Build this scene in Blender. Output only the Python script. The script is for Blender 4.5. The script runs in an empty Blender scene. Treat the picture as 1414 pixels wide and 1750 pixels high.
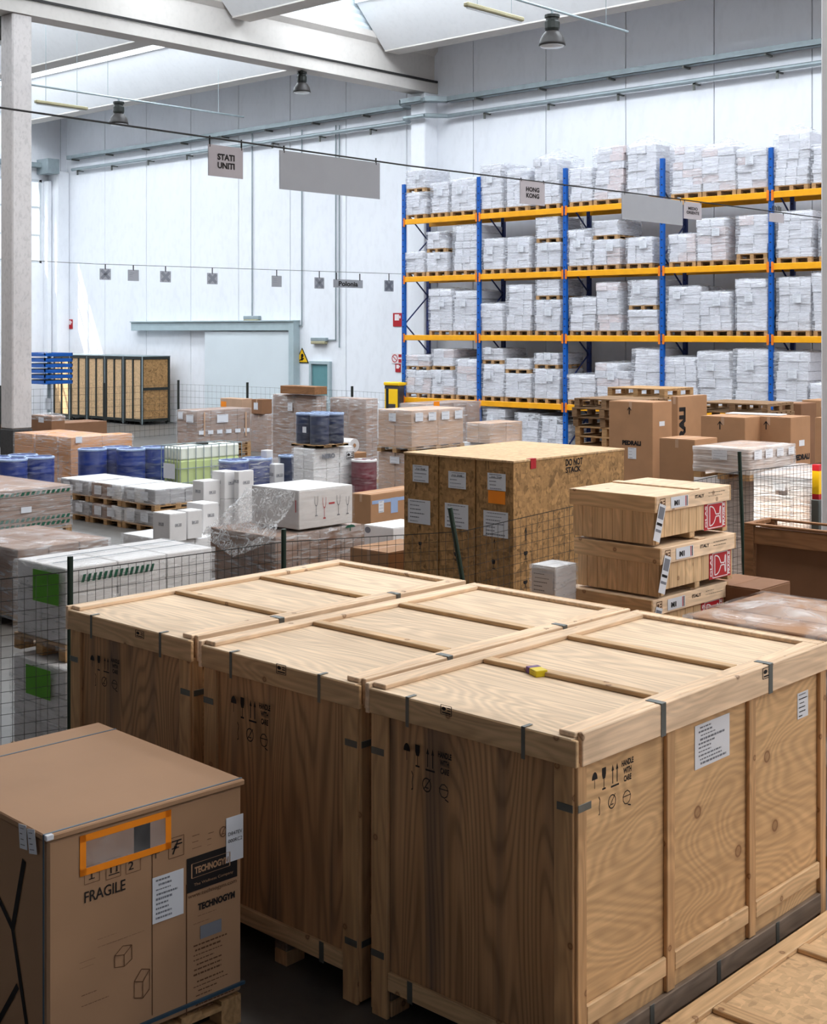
import bpy, math, random
from mathutils import Matrix, Vector
R = random.Random(7)
SC = bpy.context.scene
COL = SC.collection
rad = math.radians

# ------------------------------------------------------------------ camera
F, HOR, CX, H = 2304.0, 565.0, 707.0, 3.5
YAW = 42.6
CO, SI = math.cos(rad(YAW)), math.sin(rad(YAW))
cd = bpy.data.cameras.new('camera'); cam = bpy.data.objects.new('camera', cd); COL.objects.link(cam)
cam.location = (0, 0, H); cam.rotation_euler = (rad(90), 0, rad(YAW))
cd.sensor_fit = 'HORIZONTAL'; cd.sensor_width = 36.0; cd.lens = 36.0 * F / 1414.0
cd.shift_y = -(875.0 - HOR) / 1414.0
cd.clip_end = 300; cd.clip_start = 0.05
SC.camera = cam

# ------------------------------------------------------------------ world, sun, skylight daylight, exposure
w = bpy.data.worlds.new('world'); SC.world = w; w.use_nodes = True
wn = w.node_tree; wn.nodes.clear()
wo = wn.nodes.new('ShaderNodeOutputWorld'); wb = wn.nodes.new('ShaderNodeBackground')
sk = wn.nodes.new('ShaderNodeTexSky'); sk.sky_type = 'HOSEK_WILKIE'; sk.turbidity = 7.0
sk.sun_direction = Vector((-1.08, -1, 2.3)).normalized()
wb.inputs['Strength'].default_value = 6.0
wn.links.new(sk.outputs[0], wb.inputs[0]); wn.links.new(wb.outputs[0], wo.inputs[0])
sd = bpy.data.lights.new('sun', 'SUN'); so = bpy.data.objects.new('sun', sd); COL.objects.link(so)
sd.energy = 14.0; sd.angle = rad(0.6); sd.color = (1, .95, .86)
so.rotation_euler = Vector((1.08, 1, -2.3)).to_track_quat('-Z', 'Y').to_euler()
so.location = (-60, 0, 40)
def area(name, loc, rot, sx, sy, watts, col):
    l = bpy.data.lights.new(name, 'AREA'); l.shape = 'RECTANGLE'; l.size = sx; l.size_y = sy
    l.energy = watts; l.color = col
    o = bpy.data.objects.new(name, l); COL.objects.link(o); o.location = loc; o.rotation_euler = rot
    return o
DAY = (.87, .94, 1.0)
PILX = -28.32
BAYS = [(-49.1, PILX - .3), (PILX + .3, -6.75), (-6.15, 13.9)]
SKY_Y = [26.55, 20.65, 14.75, 8.85]
SKY_W = {(0, 0): 1350, (0, 1): 1150, (0, 2): 900, (0, 3): 700,
         (1, 0): 1450, (1, 1): 1250, (1, 2): 1000, (1, 3): 650,
         (2, 0): 1300, (2, 1): 1200, (2, 2): 1000, (2, 3): 650}
for bi, (xa, xb) in enumerate(BAYS):
    for yi, yy in enumerate(SKY_Y):
        if SKY_W[(bi, yi)]:
            area('skylight_daylight', ((xa + xb) / 2, yy, 13.5), (0, 0, 0), xb - xa - .6, 2.3, SKY_W[(bi, yi)], DAY if bi < 2 and yi < 3 else (1, .975, .94))
# weak fill lamp added at an unseen, assumed loading door in the right-hand wall
area('assumed_door_fill', (13.6, 4.0, 2.6), (0, rad(90), 0), 4.6, 9.0, 25, (1, .97, .92))
SC.view_settings.view_transform = 'Standard'; SC.view_settings.look = 'None'
SC.view_settings.gamma = 1.0; SC.view_settings.use_curve_mapping = False
SC.view_settings.exposure = 0.15
SC.cycles.use_denoising = True
SC.cycles.max_bounces = 8; SC.cycles.transparent_max_bounces = 16
SC.cycles.sample_clamp_indirect = 6

# ------------------------------------------------------------------ picture geometry -> real places
def P(px, d):
    l = (px - CX) / F * d
    return CO * l - SI * d, SI * l + CO * d
def at(px, py, z):
    return P(px, F * (H - z) / (py - HOR))
def onY(px, y):
    r = (px - CX) / F; d = y / (CO + SI * r)
    return d * (CO * r - SI), d
def onX(px, x):
    r = (px - CX) / F; d = x / (CO * r - SI)
    return d * (SI * r + CO), d
def zat(py, d): return H - (py - HOR) * d / F

# ------------------------------------------------------------------ materials
def S(r, g, b):
    f = lambda c: c / 12.92 if c <= .04045 else ((c + .055) / 1.055) ** 2.4
    return (f(r / 255), f(g / 255), f(b / 255), 1)
MATS = {}
def base(name, rough=.6, spec=.4, metal=0):
    m = bpy.data.materials.new(name); m.use_nodes = True
    nt = m.node_tree; b = nt.nodes['Principled BSDF']
    b.inputs['Roughness'].default_value = rough
    b.inputs['Specular IOR Level'].default_value = spec
    b.inputs['Metallic'].default_value = metal
    MATS[name] = m
    return m, nt, b
def N(nt, t, **k):
    n = nt.nodes.new(t)
    for a, v in k.items():
        if a in n.inputs: n.inputs[a].default_value = v
        else: setattr(n, a, v)
    return n
def coords(nt, scale=(1, 1, 1), rnd=True):
    tc = N(nt, 'ShaderNodeTexCoord'); mp = N(nt, 'ShaderNodeMapping')
    mp.inputs['Scale'].default_value = scale
    nt.links.new(tc.outputs['Object'], mp.inputs['Vector'])
    if rnd:
        oi = N(nt, 'ShaderNodeObjectInfo'); mu = N(nt, 'ShaderNodeMath', operation='MULTIPLY'); mu.inputs[1].default_value = 37.0
        nt.links.new(oi.outputs['Random'], mu.inputs[0])
        cb = N(nt, 'ShaderNodeCombineXYZ')
        for i in range(3): nt.links.new(mu.outputs[0], cb.inputs[i])
        nt.links.new(cb.outputs[0], mp.inputs['Location'])
    return mp.outputs[0]
def ramp(nt, src, stops):
    r = N(nt, 'ShaderNodeValToRGB'); e = r.color_ramp.elements
    while len(e) < len(stops): e.new(.5)
    for i, (p, c) in enumerate(stops):
        e[i].position = p; e[i].color = c if len(c) == 4 else (*c, 1)
    nt.links.new(src, r.inputs[0]); return r
def mix(nt, fac, a, b, mode='MIX'):
    m = N(nt, 'ShaderNodeMix', data_type='RGBA', blend_type=mode)
    for v, i in ((fac, 0), (a, 6), (b, 7)):
        if hasattr(v, 'is_linked') or isinstance(v, bpy.types.NodeSocket): nt.links.new(v, m.inputs[i])
        else: m.inputs[i].default_value = v
    return m.outputs[2]
def bump(nt, b, src, strength=.2, dist=.01):
    bm = N(nt, 'ShaderNodeBump'); bm.inputs['Strength'].default_value = strength; bm.inputs['Distance'].default_value = dist
    nt.links.new(src, bm.inputs['Height']); nt.links.new(bm.outputs[0], b.inputs['Normal'])
def sc(c, k): return (c[0] * k, c[1] * k, c[2] * k, 1)

def plain(name, col, rough=.6, spec=.4, metal=0, var=.12, nscale=4.0, bstr=0.0, stretch=(1, 1, 1), obvar=0.0):
    m, nt, b = base(name, rough, spec, metal)
    v = coords(nt, stretch)
    n = N(nt, 'ShaderNodeTexNoise', Scale=nscale, Detail=4.0); nt.links.new(v, n.inputs['Vector'])
    r = ramp(nt, n.outputs[0], [(.3, sc(col, 1 - var)), (.7, sc(col, 1 + var * .6))])
    out = r.outputs[0]
    if obvar:
        oi = N(nt, 'ShaderNodeObjectInfo')
        r2 = ramp(nt, oi.outputs['Random'], [(0, (1 - obvar, 1 - obvar, 1 - obvar, 1)), (1, (1, 1, 1, 1))])
        out = mix(nt, 1.0, out, r2.outputs[0], 'MULTIPLY')
    nt.links.new(out, b.inputs['Base Color'])
    if bstr: bump(nt, b, n.outputs[0], bstr)
    return m

def wood(name, col, axis, dark=.55, fine=1.0, knots=0.0, rough=.6, stain=0.0, ply=True, lines=110.0, asp=.16):
    """grain runs along axis; ply = contour figure of rotary-cut veneer"""
    m, nt, b = base(name, rough, .25)
    st = [1.0, 1.0, 1.0]; st[axis] = asp
    v = coords(nt, tuple(st))
    n = N(nt, 'ShaderNodeTexNoise', Scale=(3.2 if ply else 6.0) * fine, Detail=1.2, Roughness=.45, Distortion=.35)
    nt.links.new(v, n.inputs['Vector'])
    mu = N(nt, 'ShaderNodeMath', operation='MULTIPLY'); mu.inputs[1].default_value = lines if ply else 55.0
    nt.links.new(n.outputs[0], mu.inputs[0])
    si = N(nt, 'ShaderNodeMath', operation='SINE'); nt.links.new(mu.outputs[0], si.inputs[0])
    ma = N(nt, 'ShaderNodeMapRange'); ma.inputs[1].default_value = -1; ma.inputs[2].default_value = 1
    nt.links.new(si.outputs[0], ma.inputs[0])
    rr = ramp(nt, ma.outputs[0], [(.0, sc(col, dark)), (.35, sc(col, .93)), (1, sc(col, 1.06))])
    st2 = [30.0, 30.0, 30.0]; st2[axis] = 1.2
    v2 = coords(nt, tuple(st2))
    n2 = N(nt, 'ShaderNodeTexNoise', Scale=1.5, Detail=3.0); nt.links.new(v2, n2.inputs['Vector'])
    r2 = ramp(nt, n2.outputs[0], [(.3, (.78, .75, .72)), (.65, (1.05, 1.05, 1.05))])
    out = mix(nt, .8, rr.outputs[0], r2.outputs[0], 'MULTIPLY')
    n4 = N(nt, 'ShaderNodeTexNoise', Scale=.9, Detail=2.0); nt.links.new(coords(nt), n4.inputs['Vector'])
    r4 = ramp(nt, n4.outputs[0], [(.3, (.8, .76, .72)), (.7, (1.08, 1.06, 1.05))])
    out = mix(nt, .8, out, r4.outputs[0], 'MULTIPLY')
    if stain:
        s3 = [7.0, 7.0, 7.0]; s3[axis] = .35
        v3 = coords(nt, tuple(s3))
        n3 = N(nt, 'ShaderNodeTexNoise', Scale=1.0, Detail=3.0); nt.links.new(v3, n3.inputs['Vector'])
        r3 = ramp(nt, n3.outputs[0], [(.52, (0, 0, 0)), (.68, (1, 1, 1))])
        mm = N(nt, 'ShaderNodeMath', operation='MULTIPLY'); mm.inputs[1].default_value = stain
        nt.links.new(r3.outputs[0], mm.inputs[0])
        out = mix(nt, mm.outputs[0], out, S(88, 78, 72))
    if knots:
        se = N(nt, 'ShaderNodeSeparateXYZ'); nt.links.new(coords(nt), se.inputs[0])
        o1, o2 = [i for i in range(3) if i != axis]
        ad = N(nt, 'ShaderNodeMath', operation='ADD'); nt.links.new(se.outputs[o1], ad.inputs[0]); nt.links.new(se.outputs[o2], ad.inputs[1])
        cb = N(nt, 'ShaderNodeCombineXYZ'); nt.links.new(se.outputs[axis], cb.inputs[0]); nt.links.new(ad.outputs[0], cb.inputs[1])
        vo = N(nt, 'ShaderNodeTexVoronoi', Scale=knots, voronoi_dimensions='2D'); nt.links.new(cb.outputs[0], vo.inputs['Vector'])
        ks_ = knots * (.036 if ply else .016)
        rk = ramp(nt, vo.outputs['Distance'], [(0, (.45, .45, .45)), (ks_ * .5, (.5, .5, .5)), (ks_ * .8, (.9, .9, .9)), (ks_, (.25, .25, .25)), (ks_ * 1.6, (0, 0, 0))])
        out = mix(nt, rk.outputs[0], out, sc(S(112, 72, 44), 1))
    nt.links.new(out, b.inputs['Base Color'])
    bump(nt, b, n2.outputs[0], .12, .004)
    return m

def osb(name, col, lo=.42):
    m, nt, b = base(name, .65, .25)
    cols = []
    v = coords(nt)
    outs = []
    for k, (s, rot) in enumerate((((38, 12, 14), .5), ((14, 40, 30), 1.9), ((22, 22, 22), 2.9))):
        mp = N(nt, 'ShaderNodeMapping'); mp.inputs['Scale'].default_value = s; mp.inputs['Rotation'].default_value = (rot, rot * 1.7, rot * .6)
        nt.links.new(v, mp.inputs['Vector'])
        vo = N(nt, 'ShaderNodeTexVoronoi', Scale=1.0, Randomness=1.0); nt.links.new(mp.outputs[0], vo.inputs['Vector'])
        sp = N(nt, 'ShaderNodeSeparateColor'); nt.links.new(vo.outputs['Color'], sp.inputs[0])
        outs.append((vo, sp))
    a = ramp(nt, outs[0][1].outputs[0], [(0, sc(col, lo)), (.25, sc(col, .5 + lo * .7)), (.6, sc(col, 1.0)), (1, sc(col, 1.35))])
    c2 = ramp(nt, outs[1][1].outputs[1], [(0, sc(col, lo + .1)), (.3, sc(col, .5 + lo * .8)), (1, sc(col, 1.3))])
    out = mix(nt, outs[2][1].outputs[0], a.outputs[0], c2.outputs[0])
    nt.links.new(out, b.inputs['Base Color'])
    bump(nt, b, outs[0][1].outputs[1], .25, .004)
    return m

def film(name, tint=(.93, .94, .96), lo=.06, hi=.42, streak=(3, 3, 26), rough=.16):
    m = bpy.data.materials.new(name); m.use_nodes = True; MATS[name] = m
    nt = m.node_tree; b = nt.nodes['Principled BSDF']; o = nt.nodes['Material Output']
    b.inputs['Base Color'].default_value = (*tint, 1); b.inputs['Roughness'].default_value = rough
    b.inputs['Specular IOR Level'].default_value = .8
    v = coords(nt, streak)
    n = N(nt, 'ShaderNodeTexNoise', Scale=1.3, Detail=3.0, Distortion=.6); nt.links.new(v, n.inputs['Vector'])
    r = ramp(nt, n.outputs[0], [(.35, (lo,) * 3), (.55, ((lo + hi) * .4,) * 3), (.75, (hi,) * 3)])
    t = N(nt, 'ShaderNodeBsdfTransparent'); mx = N(nt, 'ShaderNodeMixShader')
    nt.links.new(r.outputs[0], mx.inputs[0]); nt.links.new(t.outputs[0], mx.inputs[1]); nt.links.new(b.outputs[0], mx.inputs[2])
    nt.links.new(mx.outputs[0], o.inputs[0])
    bump(nt, b, n.outputs[0], .7, .03)
    return m

def ridge_film(name):
    """clear film with highlights painted along its creases as whiter, denser lines"""
    m = film(name, lo=.05, hi=.3, streak=(5, 5, 9), rough=.1)
    nt = m.node_tree; mx = [n for n in nt.nodes if n.type == 'MIX_SHADER'][0]
    b = nt.nodes['Principled BSDF']
    v = coords(nt, (4, 4, 3)); n = N(nt, 'ShaderNodeTexNoise', Scale=2.2, Detail=4.0, Distortion=2.5); nt.links.new(v, n.inputs['Vector'])
    r = ramp(nt, n.outputs[0], [(.0, (.06,) * 3), (.44, (.1,) * 3), (.5, (.75,) * 3), (.56, (.12,) * 3), (1, (.3,) * 3)])
    nt.links.new(r.outputs[0], mx.inputs[0]); return m

def concrete(name, col, rough=.7, var=.25, scale=.5, spec=.3, streak=(1, 1, 1), dirt=.5):
    m, nt, b = base(name, rough, spec)
    v = coords(nt, streak, rnd=False)
    n = N(nt, 'ShaderNodeTexNoise', Scale=scale, Detail=8.0, Roughness=.65); nt.links.new(v, n.inputs['Vector'])
    r = ramp(nt, n.outputs[0], [(.3, sc(col, 1 - var)), (.55, col), (.8, sc(col, 1 + var * .4))])
    n2 = N(nt, 'ShaderNodeTexNoise', Scale=scale * 14, Detail=3.0); nt.links.new(v, n2.inputs['Vector'])
    r2 = ramp(nt, n2.outputs[0], [(.32, (1 - dirt,) * 3), (.5, (1, 1, 1))])
    out = mix(nt, .6, r.outputs[0], r2.outputs[0], 'MULTIPLY')
    nt.links.new(out, b.inputs['Base Color']); bump(nt, b, n2.outputs[0], .08, .01)
    return m

CARD = S(174, 132, 98)
M = {}
M['ply_z'] = wood('plywood_vertical', S(190, 148, 108), 2, .66, .9, 0, .6, .62, lines=150, asp=.13)  # base darker than the side plywood: shade of the front faces put into colour
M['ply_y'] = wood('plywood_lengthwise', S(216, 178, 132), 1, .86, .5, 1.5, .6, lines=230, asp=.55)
M['ply_top'] = wood('plywood_top', S(232, 208, 178), 0, .88, .8, 0, .6, lines=150)  # lightened so the stronger light on crate tops is in the colour
M['pine_x'] = wood('pine_board_across', S(216, 182, 140), 0, .85, 1.2, 3, .6, ply=False)
M['pine_y'] = wood('pine_board_lengthwise', S(216, 182, 140), 1, .85, 1.2, 3, .6, ply=False)
M['pine_z'] = wood('pine_board_upright', S(204, 164, 120), 2, .85, 1.2, 3, .6, ply=False)
M['pine_side'] = wood('pine_plank_upright', S(222, 188, 146), 2, .9, 1.3, 1.5, .6, ply=False)
M['pine_lit'] = wood('lit_pine_board', S(238, 210, 178), 1, .93, 1.2, 2.5, .6, ply=False)  # same pine lightened, brightness of the lit lids put into the colour
M['grey_wood'] = wood('weathered_skid', S(128, 112, 98), 1, .85, 1.2, 0, .8, ply=False)
M['brown_wood'] = wood('brown_board', S(150, 108, 74), 0, .8, 1.2, 1.5, .7, ply=False)
M['pallet'] = wood('pallet_wood', S(182, 146, 104), 0, .8, 1.2, 0, .75, ply=False)
M['pallet_dark'] = wood('dark_pallet_wood', S(140, 112, 84), 0, .8, 1.2, 0, .75, ply=False)
M['osb'] = osb('strand_board', S(166, 127, 82))
M['osb_pale'] = osb('pale_strand_board', S(198, 165, 126), .72)
M['card'] = plain('cardboard', CARD, .75, .2, var=.1, nscale=3, obvar=.12)
M['card_dark'] = plain('brown_cardboard', S(136, 98, 72), .75, .2, var=.1, nscale=3, obvar=.15)
M['card_grey'] = plain('wrapped_cardboard', S(152, 122, 104), .7, .25, var=.12, nscale=3, obvar=.15)
M['card_pink'] = plain('pale_cardboard', S(192, 158, 132), .75, .2, var=.1, nscale=3, obvar=.1)
M['card_orange'] = plain('orange_cardboard', S(204, 140, 82), .7, .3, var=.12, nscale=3, obvar=.12)
M['card_box'] = plain('smooth_cardboard', S(164, 128, 98), .7, .2, var=.06, nscale=2)
M['white_card'] = plain('white_carton', S(226, 224, 224), .6, .3, var=.06, nscale=3, obvar=.08)
M['bundle'] = plain('white_paper_bundle', S(214, 214, 221), .5, .35, var=.12, nscale=7, bstr=.5, stretch=(1, 1, 4), obvar=.16)
M['bundle_pink'] = plain('pinkish_paper_bundle', S(212, 198, 199), .5, .35, var=.12, nscale=7, bstr=.5, stretch=(1, 1, 4), obvar=.14)
M['paper'] = plain('label_paper', S(214, 216, 222), .6, .3, var=.03)
M['ink'] = plain('black_ink', S(34, 30, 30), .7, .2, var=.05)
M['ink_brown'] = plain('faint_ink', S(96, 66, 46), .7, .2, var=.05)
M['ink_grey'] = plain('grey_ink', S(120, 122, 130), .7, .2, var=.05)
M['red'] = plain('red_label', S(176, 24, 34), .5, .4, var=.05)
M['white'] = plain('white_print', S(232, 222, 222), .6, .3, var=.03)
M['orange'] = plain('orange_tape', S(244, 138, 14), .5, .4, var=.06)
M['green'] = plain('green_label', S(92, 166, 44), .55, .3, var=.08)
M['green_dark'] = plain('green_tape', S(40, 92, 72), .55, .3, var=.2, nscale=12)
M['yellow_lab'] = plain('yellow_print', S(226, 200, 20), .5, .4, var=.05)
M['purple'] = plain('purple_print', S(104, 62, 120), .5, .4, var=.05)
M['steel_blue'] = plain('blue_rack_paint', S(0, 84, 170), .4, .5, var=.08)
M['steel_navy'] = plain('dark_blue_rack_paint', S(16, 36, 92), .45, .5, var=.1)
M['beam'] = plain('orange_beam_paint', S(240, 166, 14), .4, .5, var=.08)
M['beam_conn'] = plain('orange_connector_paint', S(226, 120, 20), .4, .5, var=.1)
M['metal'] = plain('galvanised_steel', S(150, 162, 166), .45, .5, .3, var=.12)
M['metal_dark'] = plain('dark_steel_clip', S(104, 106, 102), .45, .5, .5, var=.2)
M['black'] = plain('black_paint', S(30, 34, 30), .5, .4, var=.1)
M['lamp_grey'] = plain('lamp_housing', S(52, 49, 48), .5, .3, .0, var=.15)
M['lamp_glass'] = plain('lamp_glass', S(214, 218, 220), .2, .6, var=.03)
M['tube_cream'] = plain('cream_tube_housing', S(168, 160, 128), .5, .4, var=.1)
M['fence'] = plain('green_fence_steel', S(28, 50, 40), .5, .4, var=.15)
M['wire'] = plain('fence_wire', S(58, 60, 60), .5, .4, .3, var=.1)
M['blue_drum'] = plain('blue_plastic', S(18, 46, 122), .35, .5, var=.15)
M['navy_drum'] = plain('navy_plastic', S(34, 44, 74), .35, .5, var=.15)
M['red_drum'] = plain('maroon_plastic', S(104, 36, 48), .4, .5, var=.12)
M['lid_blue'] = plain('blue_lid_rim', S(150, 170, 205), .4, .5, var=.1)
M['tin_grey'] = plain('grey_tin', S(160, 158, 160), .45, .5, .2, var=.2, nscale=6)
M['tank'] = plain('milky_tank_plastic', S(232, 236, 222), .4, .5, var=.04)
M['liquid'] = plain('pale_green_liquid', S(200, 214, 150), .4, .4, var=.06)
M['film'] = film('stretch_film')
M['film_thick'] = film('loose_stretch_film', lo=.06, hi=.5, streak=(3, 3, 20), rough=.12)
M['film_loose'] = ridge_film('creased_stretch_film')
M['film_glare'] = film('slack_stretch_film', lo=.04, hi=.8, streak=(2.2, 2.2, 2.2), rough=.08)  # white patches in the opacity imitate glare on slack film
M['film_shiny'] = film('bright_stretch_film', lo=.3, hi=.75, streak=(1.5, 1.5, 30), rough=.1)
M['film_drum'] = film('tight_stretch_film', lo=.0, hi=.16, streak=(3, 3, 20))
M['film_rack'] = film('milky_stretch_film', (.84, .85, .9), .12, .6, (2.5, 2.5, 18), .3)
M['wall'] = concrete('white_wall_panel', S(236, 238, 243), .65, .06, .4, .3, (1, 1, .5), .06)
M['wall_joint'] = plain('dark_joint', S(120, 122, 126), .8, .2)
M['column'] = concrete('grey_concrete', S(196, 190, 188), .75, .14, 1.2, .3, (1, 1, .6), .25)
M['concrete_roof'] = concrete('roof_concrete', S(196, 191, 186), .75, .08, .5, .3, (1, 1, 1), .08)
M['roof_white'] = concrete('white_roof_concrete', S(230, 231, 233), .7, .05, .5, .3, (1, 1, 1), .05)
M['floor'] = concrete('floor_concrete', S(92, 88, 84), .45, .22, .35, .4, (1, 1, 1), .3)
M['skylight'] = plain('translucent_sheet', S(236, 240, 244), .5, .3, var=.03)
M['corrugated'] = plain('corrugated_sheet', S(214, 224, 230), .5, .4, var=.04)
M['glass'] = film('window_glass', (.95, .97, 1), .04, .06, (1, 1, 1), .05)
M['frame_white'] = plain('white_window_frame', S(206, 212, 216), .5, .4, var=.06)
M['door_white'] = plain('sliding_door_paint', S(214, 222, 226), .5, .4, var=.04, nscale=.6)
M['door_trim'] = plain('grey_green_steel', S(168, 184, 188), .45, .4, var=.06)
M['teal'] = plain('teal_door_paint', S(96, 142, 146), .5, .4, var=.05)
M['sign_grey'] = plain('grey_sign_board', S(148, 149, 154), .35, .5, var=.03)
M['sign_paper'] = plain('sign_paper', S(170, 163, 167), .6, .3, var=.04)
M['warn'] = plain('warning_yellow', S(240, 190, 10), .5, .4, var=.04)
M['cable'] = plain('dark_cable', S(40, 38, 38), .6, .3, var=.05)
M['strap_teal'] = plain('teal_strap', S(40, 66, 84), .45, .5, var=.08)
M['black_base'] = concrete('dark_column_base', S(64, 62, 62), .7, .2, 1.2)
M['drum_dark'] = plain('dark_drum_top', S(20, 38, 84), .4, .5, var=.1)
M['felt'] = plain('dark_wrap', S(58, 54, 58), .35, .6, var=.3, nscale=9, bstr=.6)
# ------------------------------------------------------------------ mesh building
class MB:
    def __init__(s): s.v = []; s.f = []
    def add(s, vs, fs):
        o = len(s.v); s.v += [tuple(q) for q in vs]; s.f += [tuple(i + o for i in q) for q in fs]; return s
    def box(s, x0, x1, y0, y1, z0, z1, c=0.0):
        if c <= 0:
            return s.add([(x, y, z) for z in (z0, z1) for y in (y0, y1) for x in (x0, x1)],
                         [(0, 2, 3, 1), (4, 5, 7, 6), (0, 1, 5, 4), (2, 6, 7, 3), (0, 4, 6, 2), (1, 3, 7, 5)])
        c = min(c, .45 * min(x1 - x0, y1 - y0, z1 - z0))
        lo = (x0, y0, z0); hi = (x1, y1, z1); vs = []; idx = {}
        for sx in (0, 1):
            for sy in (0, 1):
                for sz in (0, 1):
                    sg = (sx, sy, sz)
                    for a in range(3):
                        p = [0, 0, 0]
                        for k in range(3):
                            e = hi[k] if sg[k] else lo[k]
                            p[k] = e if k == a else (e - c if sg[k] else e + c)
                        idx[(sg, a)] = len(vs); vs.append(tuple(p))
        fs = []
        def ordf(ids):
            n = len(ids); ctr = Vector((0, 0, 0))
            for i in ids: ctr += Vector(vs[i])
            ctr /= n; mid = Vector([(lo[k] + hi[k]) / 2 for k in range(3)])
            nrm = (Vector(vs[ids[1]]) - Vector(vs[ids[0]])).cross(Vector(vs[ids[2]]) - Vector(vs[ids[0]]))
            return tuple(ids) if nrm.dot(ctr - mid) > 0 else tuple(reversed(ids))
        for a in range(3):
            b_, c_ = [k for k in range(3) if k != a]
            for sa in (0, 1):
                ids = []
                for sb, s2 in ((0, 0), (1, 0), (1, 1), (0, 1)):
                    sg = [0, 0, 0]; sg[a] = sa; sg[b_] = sb; sg[c_] = s2; ids.append(idx[(tuple(sg), a)])
                fs.append(ordf(ids))
            for sb in (0, 1):
                for s2 in (0, 1):
                    g0 = [0, 0, 0]; g1 = [0, 0, 0]
                    g0[b_] = g1[b_] = sb; g0[c_] = g1[c_] = s2; g1[a] = 1
                    fs.append(ordf([idx[(tuple(g0), b_)], idx[(tuple(g1), b_)], idx[(tuple(g1), c_)], idx[(tuple(g0), c_)]]))
        for sx in (0, 1):
            for sy in (0, 1):
                for sz in (0, 1): fs.append(ordf([idx[((sx, sy, sz), a)] for a in range(3)]))
        return s.add(vs, fs)
    def tube(s, a, b, r, n=6):
        a = Vector(a); b = Vector(b); d = (b - a)
        if d.length < 1e-6: return s
        d.normalize(); u = d.orthogonal().normalized(); w_ = d.cross(u); vs = []
        for p in (a, b):
            for i in range(n):
                t = 2 * math.pi * i / n; vs.append(p + r * (math.cos(t) * u + math.sin(t) * w_))
        fs = [(i, (i + 1) % n, n + (i + 1) % n, n + i) for i in range(n)] + [tuple(reversed(range(n))), tuple(range(n, 2 * n))]
        return s.add(vs, fs)
    def path(s, pts, r, n=6):
        for p, q in zip(pts, pts[1:]): s.tube(p, q, r, n)
        return s
    def lathe(s, prof, cx=0, cy=0, n=20):
        k = len(prof); vs = []
        for (r, z) in prof:
            for i in range(n):
                t = 2 * math.pi * i / n; vs.append((cx + r * math.cos(t), cy + r * math.sin(t), z))
        fs = []
        for j in range(k - 1):
            for i in range(n):
                fs.append((j * n + i, j * n + (i + 1) % n, (j + 1) * n + (i + 1) % n, (j + 1) * n + i))
        fs.append(tuple(reversed(range(n)))); fs.append(tuple(range((k - 1) * n, k * n)))
        return s.add(vs, fs)
    def prism(s, poly, a0, a1, axis):
        """poly in the two other axes (in order), extruded along axis"""
        n = len(poly); vs = []
        for a in (a0, a1):
            for (p, q) in poly:
                vs.append((a, p, q) if axis == 0 else (p, a, q) if axis == 1 else (p, q, a))
        fs = [(i, (i + 1) % n, n + (i + 1) % n, n + i) for i in range(n)] + [tuple(reversed(range(n))), tuple(range(n, 2 * n))]
        return s.add(vs, fs)
    def poly(s, pts, z=0.0):
        return s.add([(p[0], p[1], z) for p in pts], [tuple(range(len(pts)))])
    def mesh(s, name, smooth=False):
        m = bpy.data.meshes.new(name); m.from_pydata(s.v, [], s.f); m.update()
        if smooth:
            for p in m.polygons: p.use_smooth = True
        return m
    def build(s, name, mat, parent=None, smooth=False):
        me = s.mesh(name, smooth); me.materials.append(M[mat] if isinstance(mat, str) else mat)
        return obj(name, me, parent)
def obj(name, me, parent=None):
    o = bpy.data.objects.new(name, me); COL.objects.link(o)
    if parent is not None: o.parent = parent
    return o
MC = {}
def mesh_cached(key, fn, mat):
    k = (key, mat)
    if k not in MC:
        me = fn().mesh(str(key[0])); me.materials.append(M[mat]); MC[k] = me
    return MC[k]
def cbox(name, parent, mat, x0, x1, y0, y1, z0, z1, c=.006):
    """a box part with its own origin at its centre; equal boxes share one mesh"""
    dx, dy, dz = x1 - x0, y1 - y0, z1 - z0
    key = (name, round(dx, 4), round(dy, 4), round(dz, 4), c)
    me = mesh_cached(key, lambda: MB().box(-dx / 2, dx / 2, -dy / 2, dy / 2, -dz / 2, dz / 2, c), mat)
    o = obj(name, me, parent); o.location = ((x0 + x1) / 2, (y0 + y1) / 2, (z0 + z1) / 2)
    return o
def tag(o, label, cat, group=None):
    o['label'] = label; o['category'] = cat
    if group: o['group'] = group
    return o
def struct(o): o['kind'] = 'structure'; return o
def thing(name, label, cat, loc=(0, 0, 0), rz=0, group=None):
    o = bpy.data.objects.new(name, None); COL.objects.link(o); o.empty_display_size = .1
    o.location = loc; o.rotation_euler = (0, 0, rz)
    return tag(o, label, cat, group)

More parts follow.
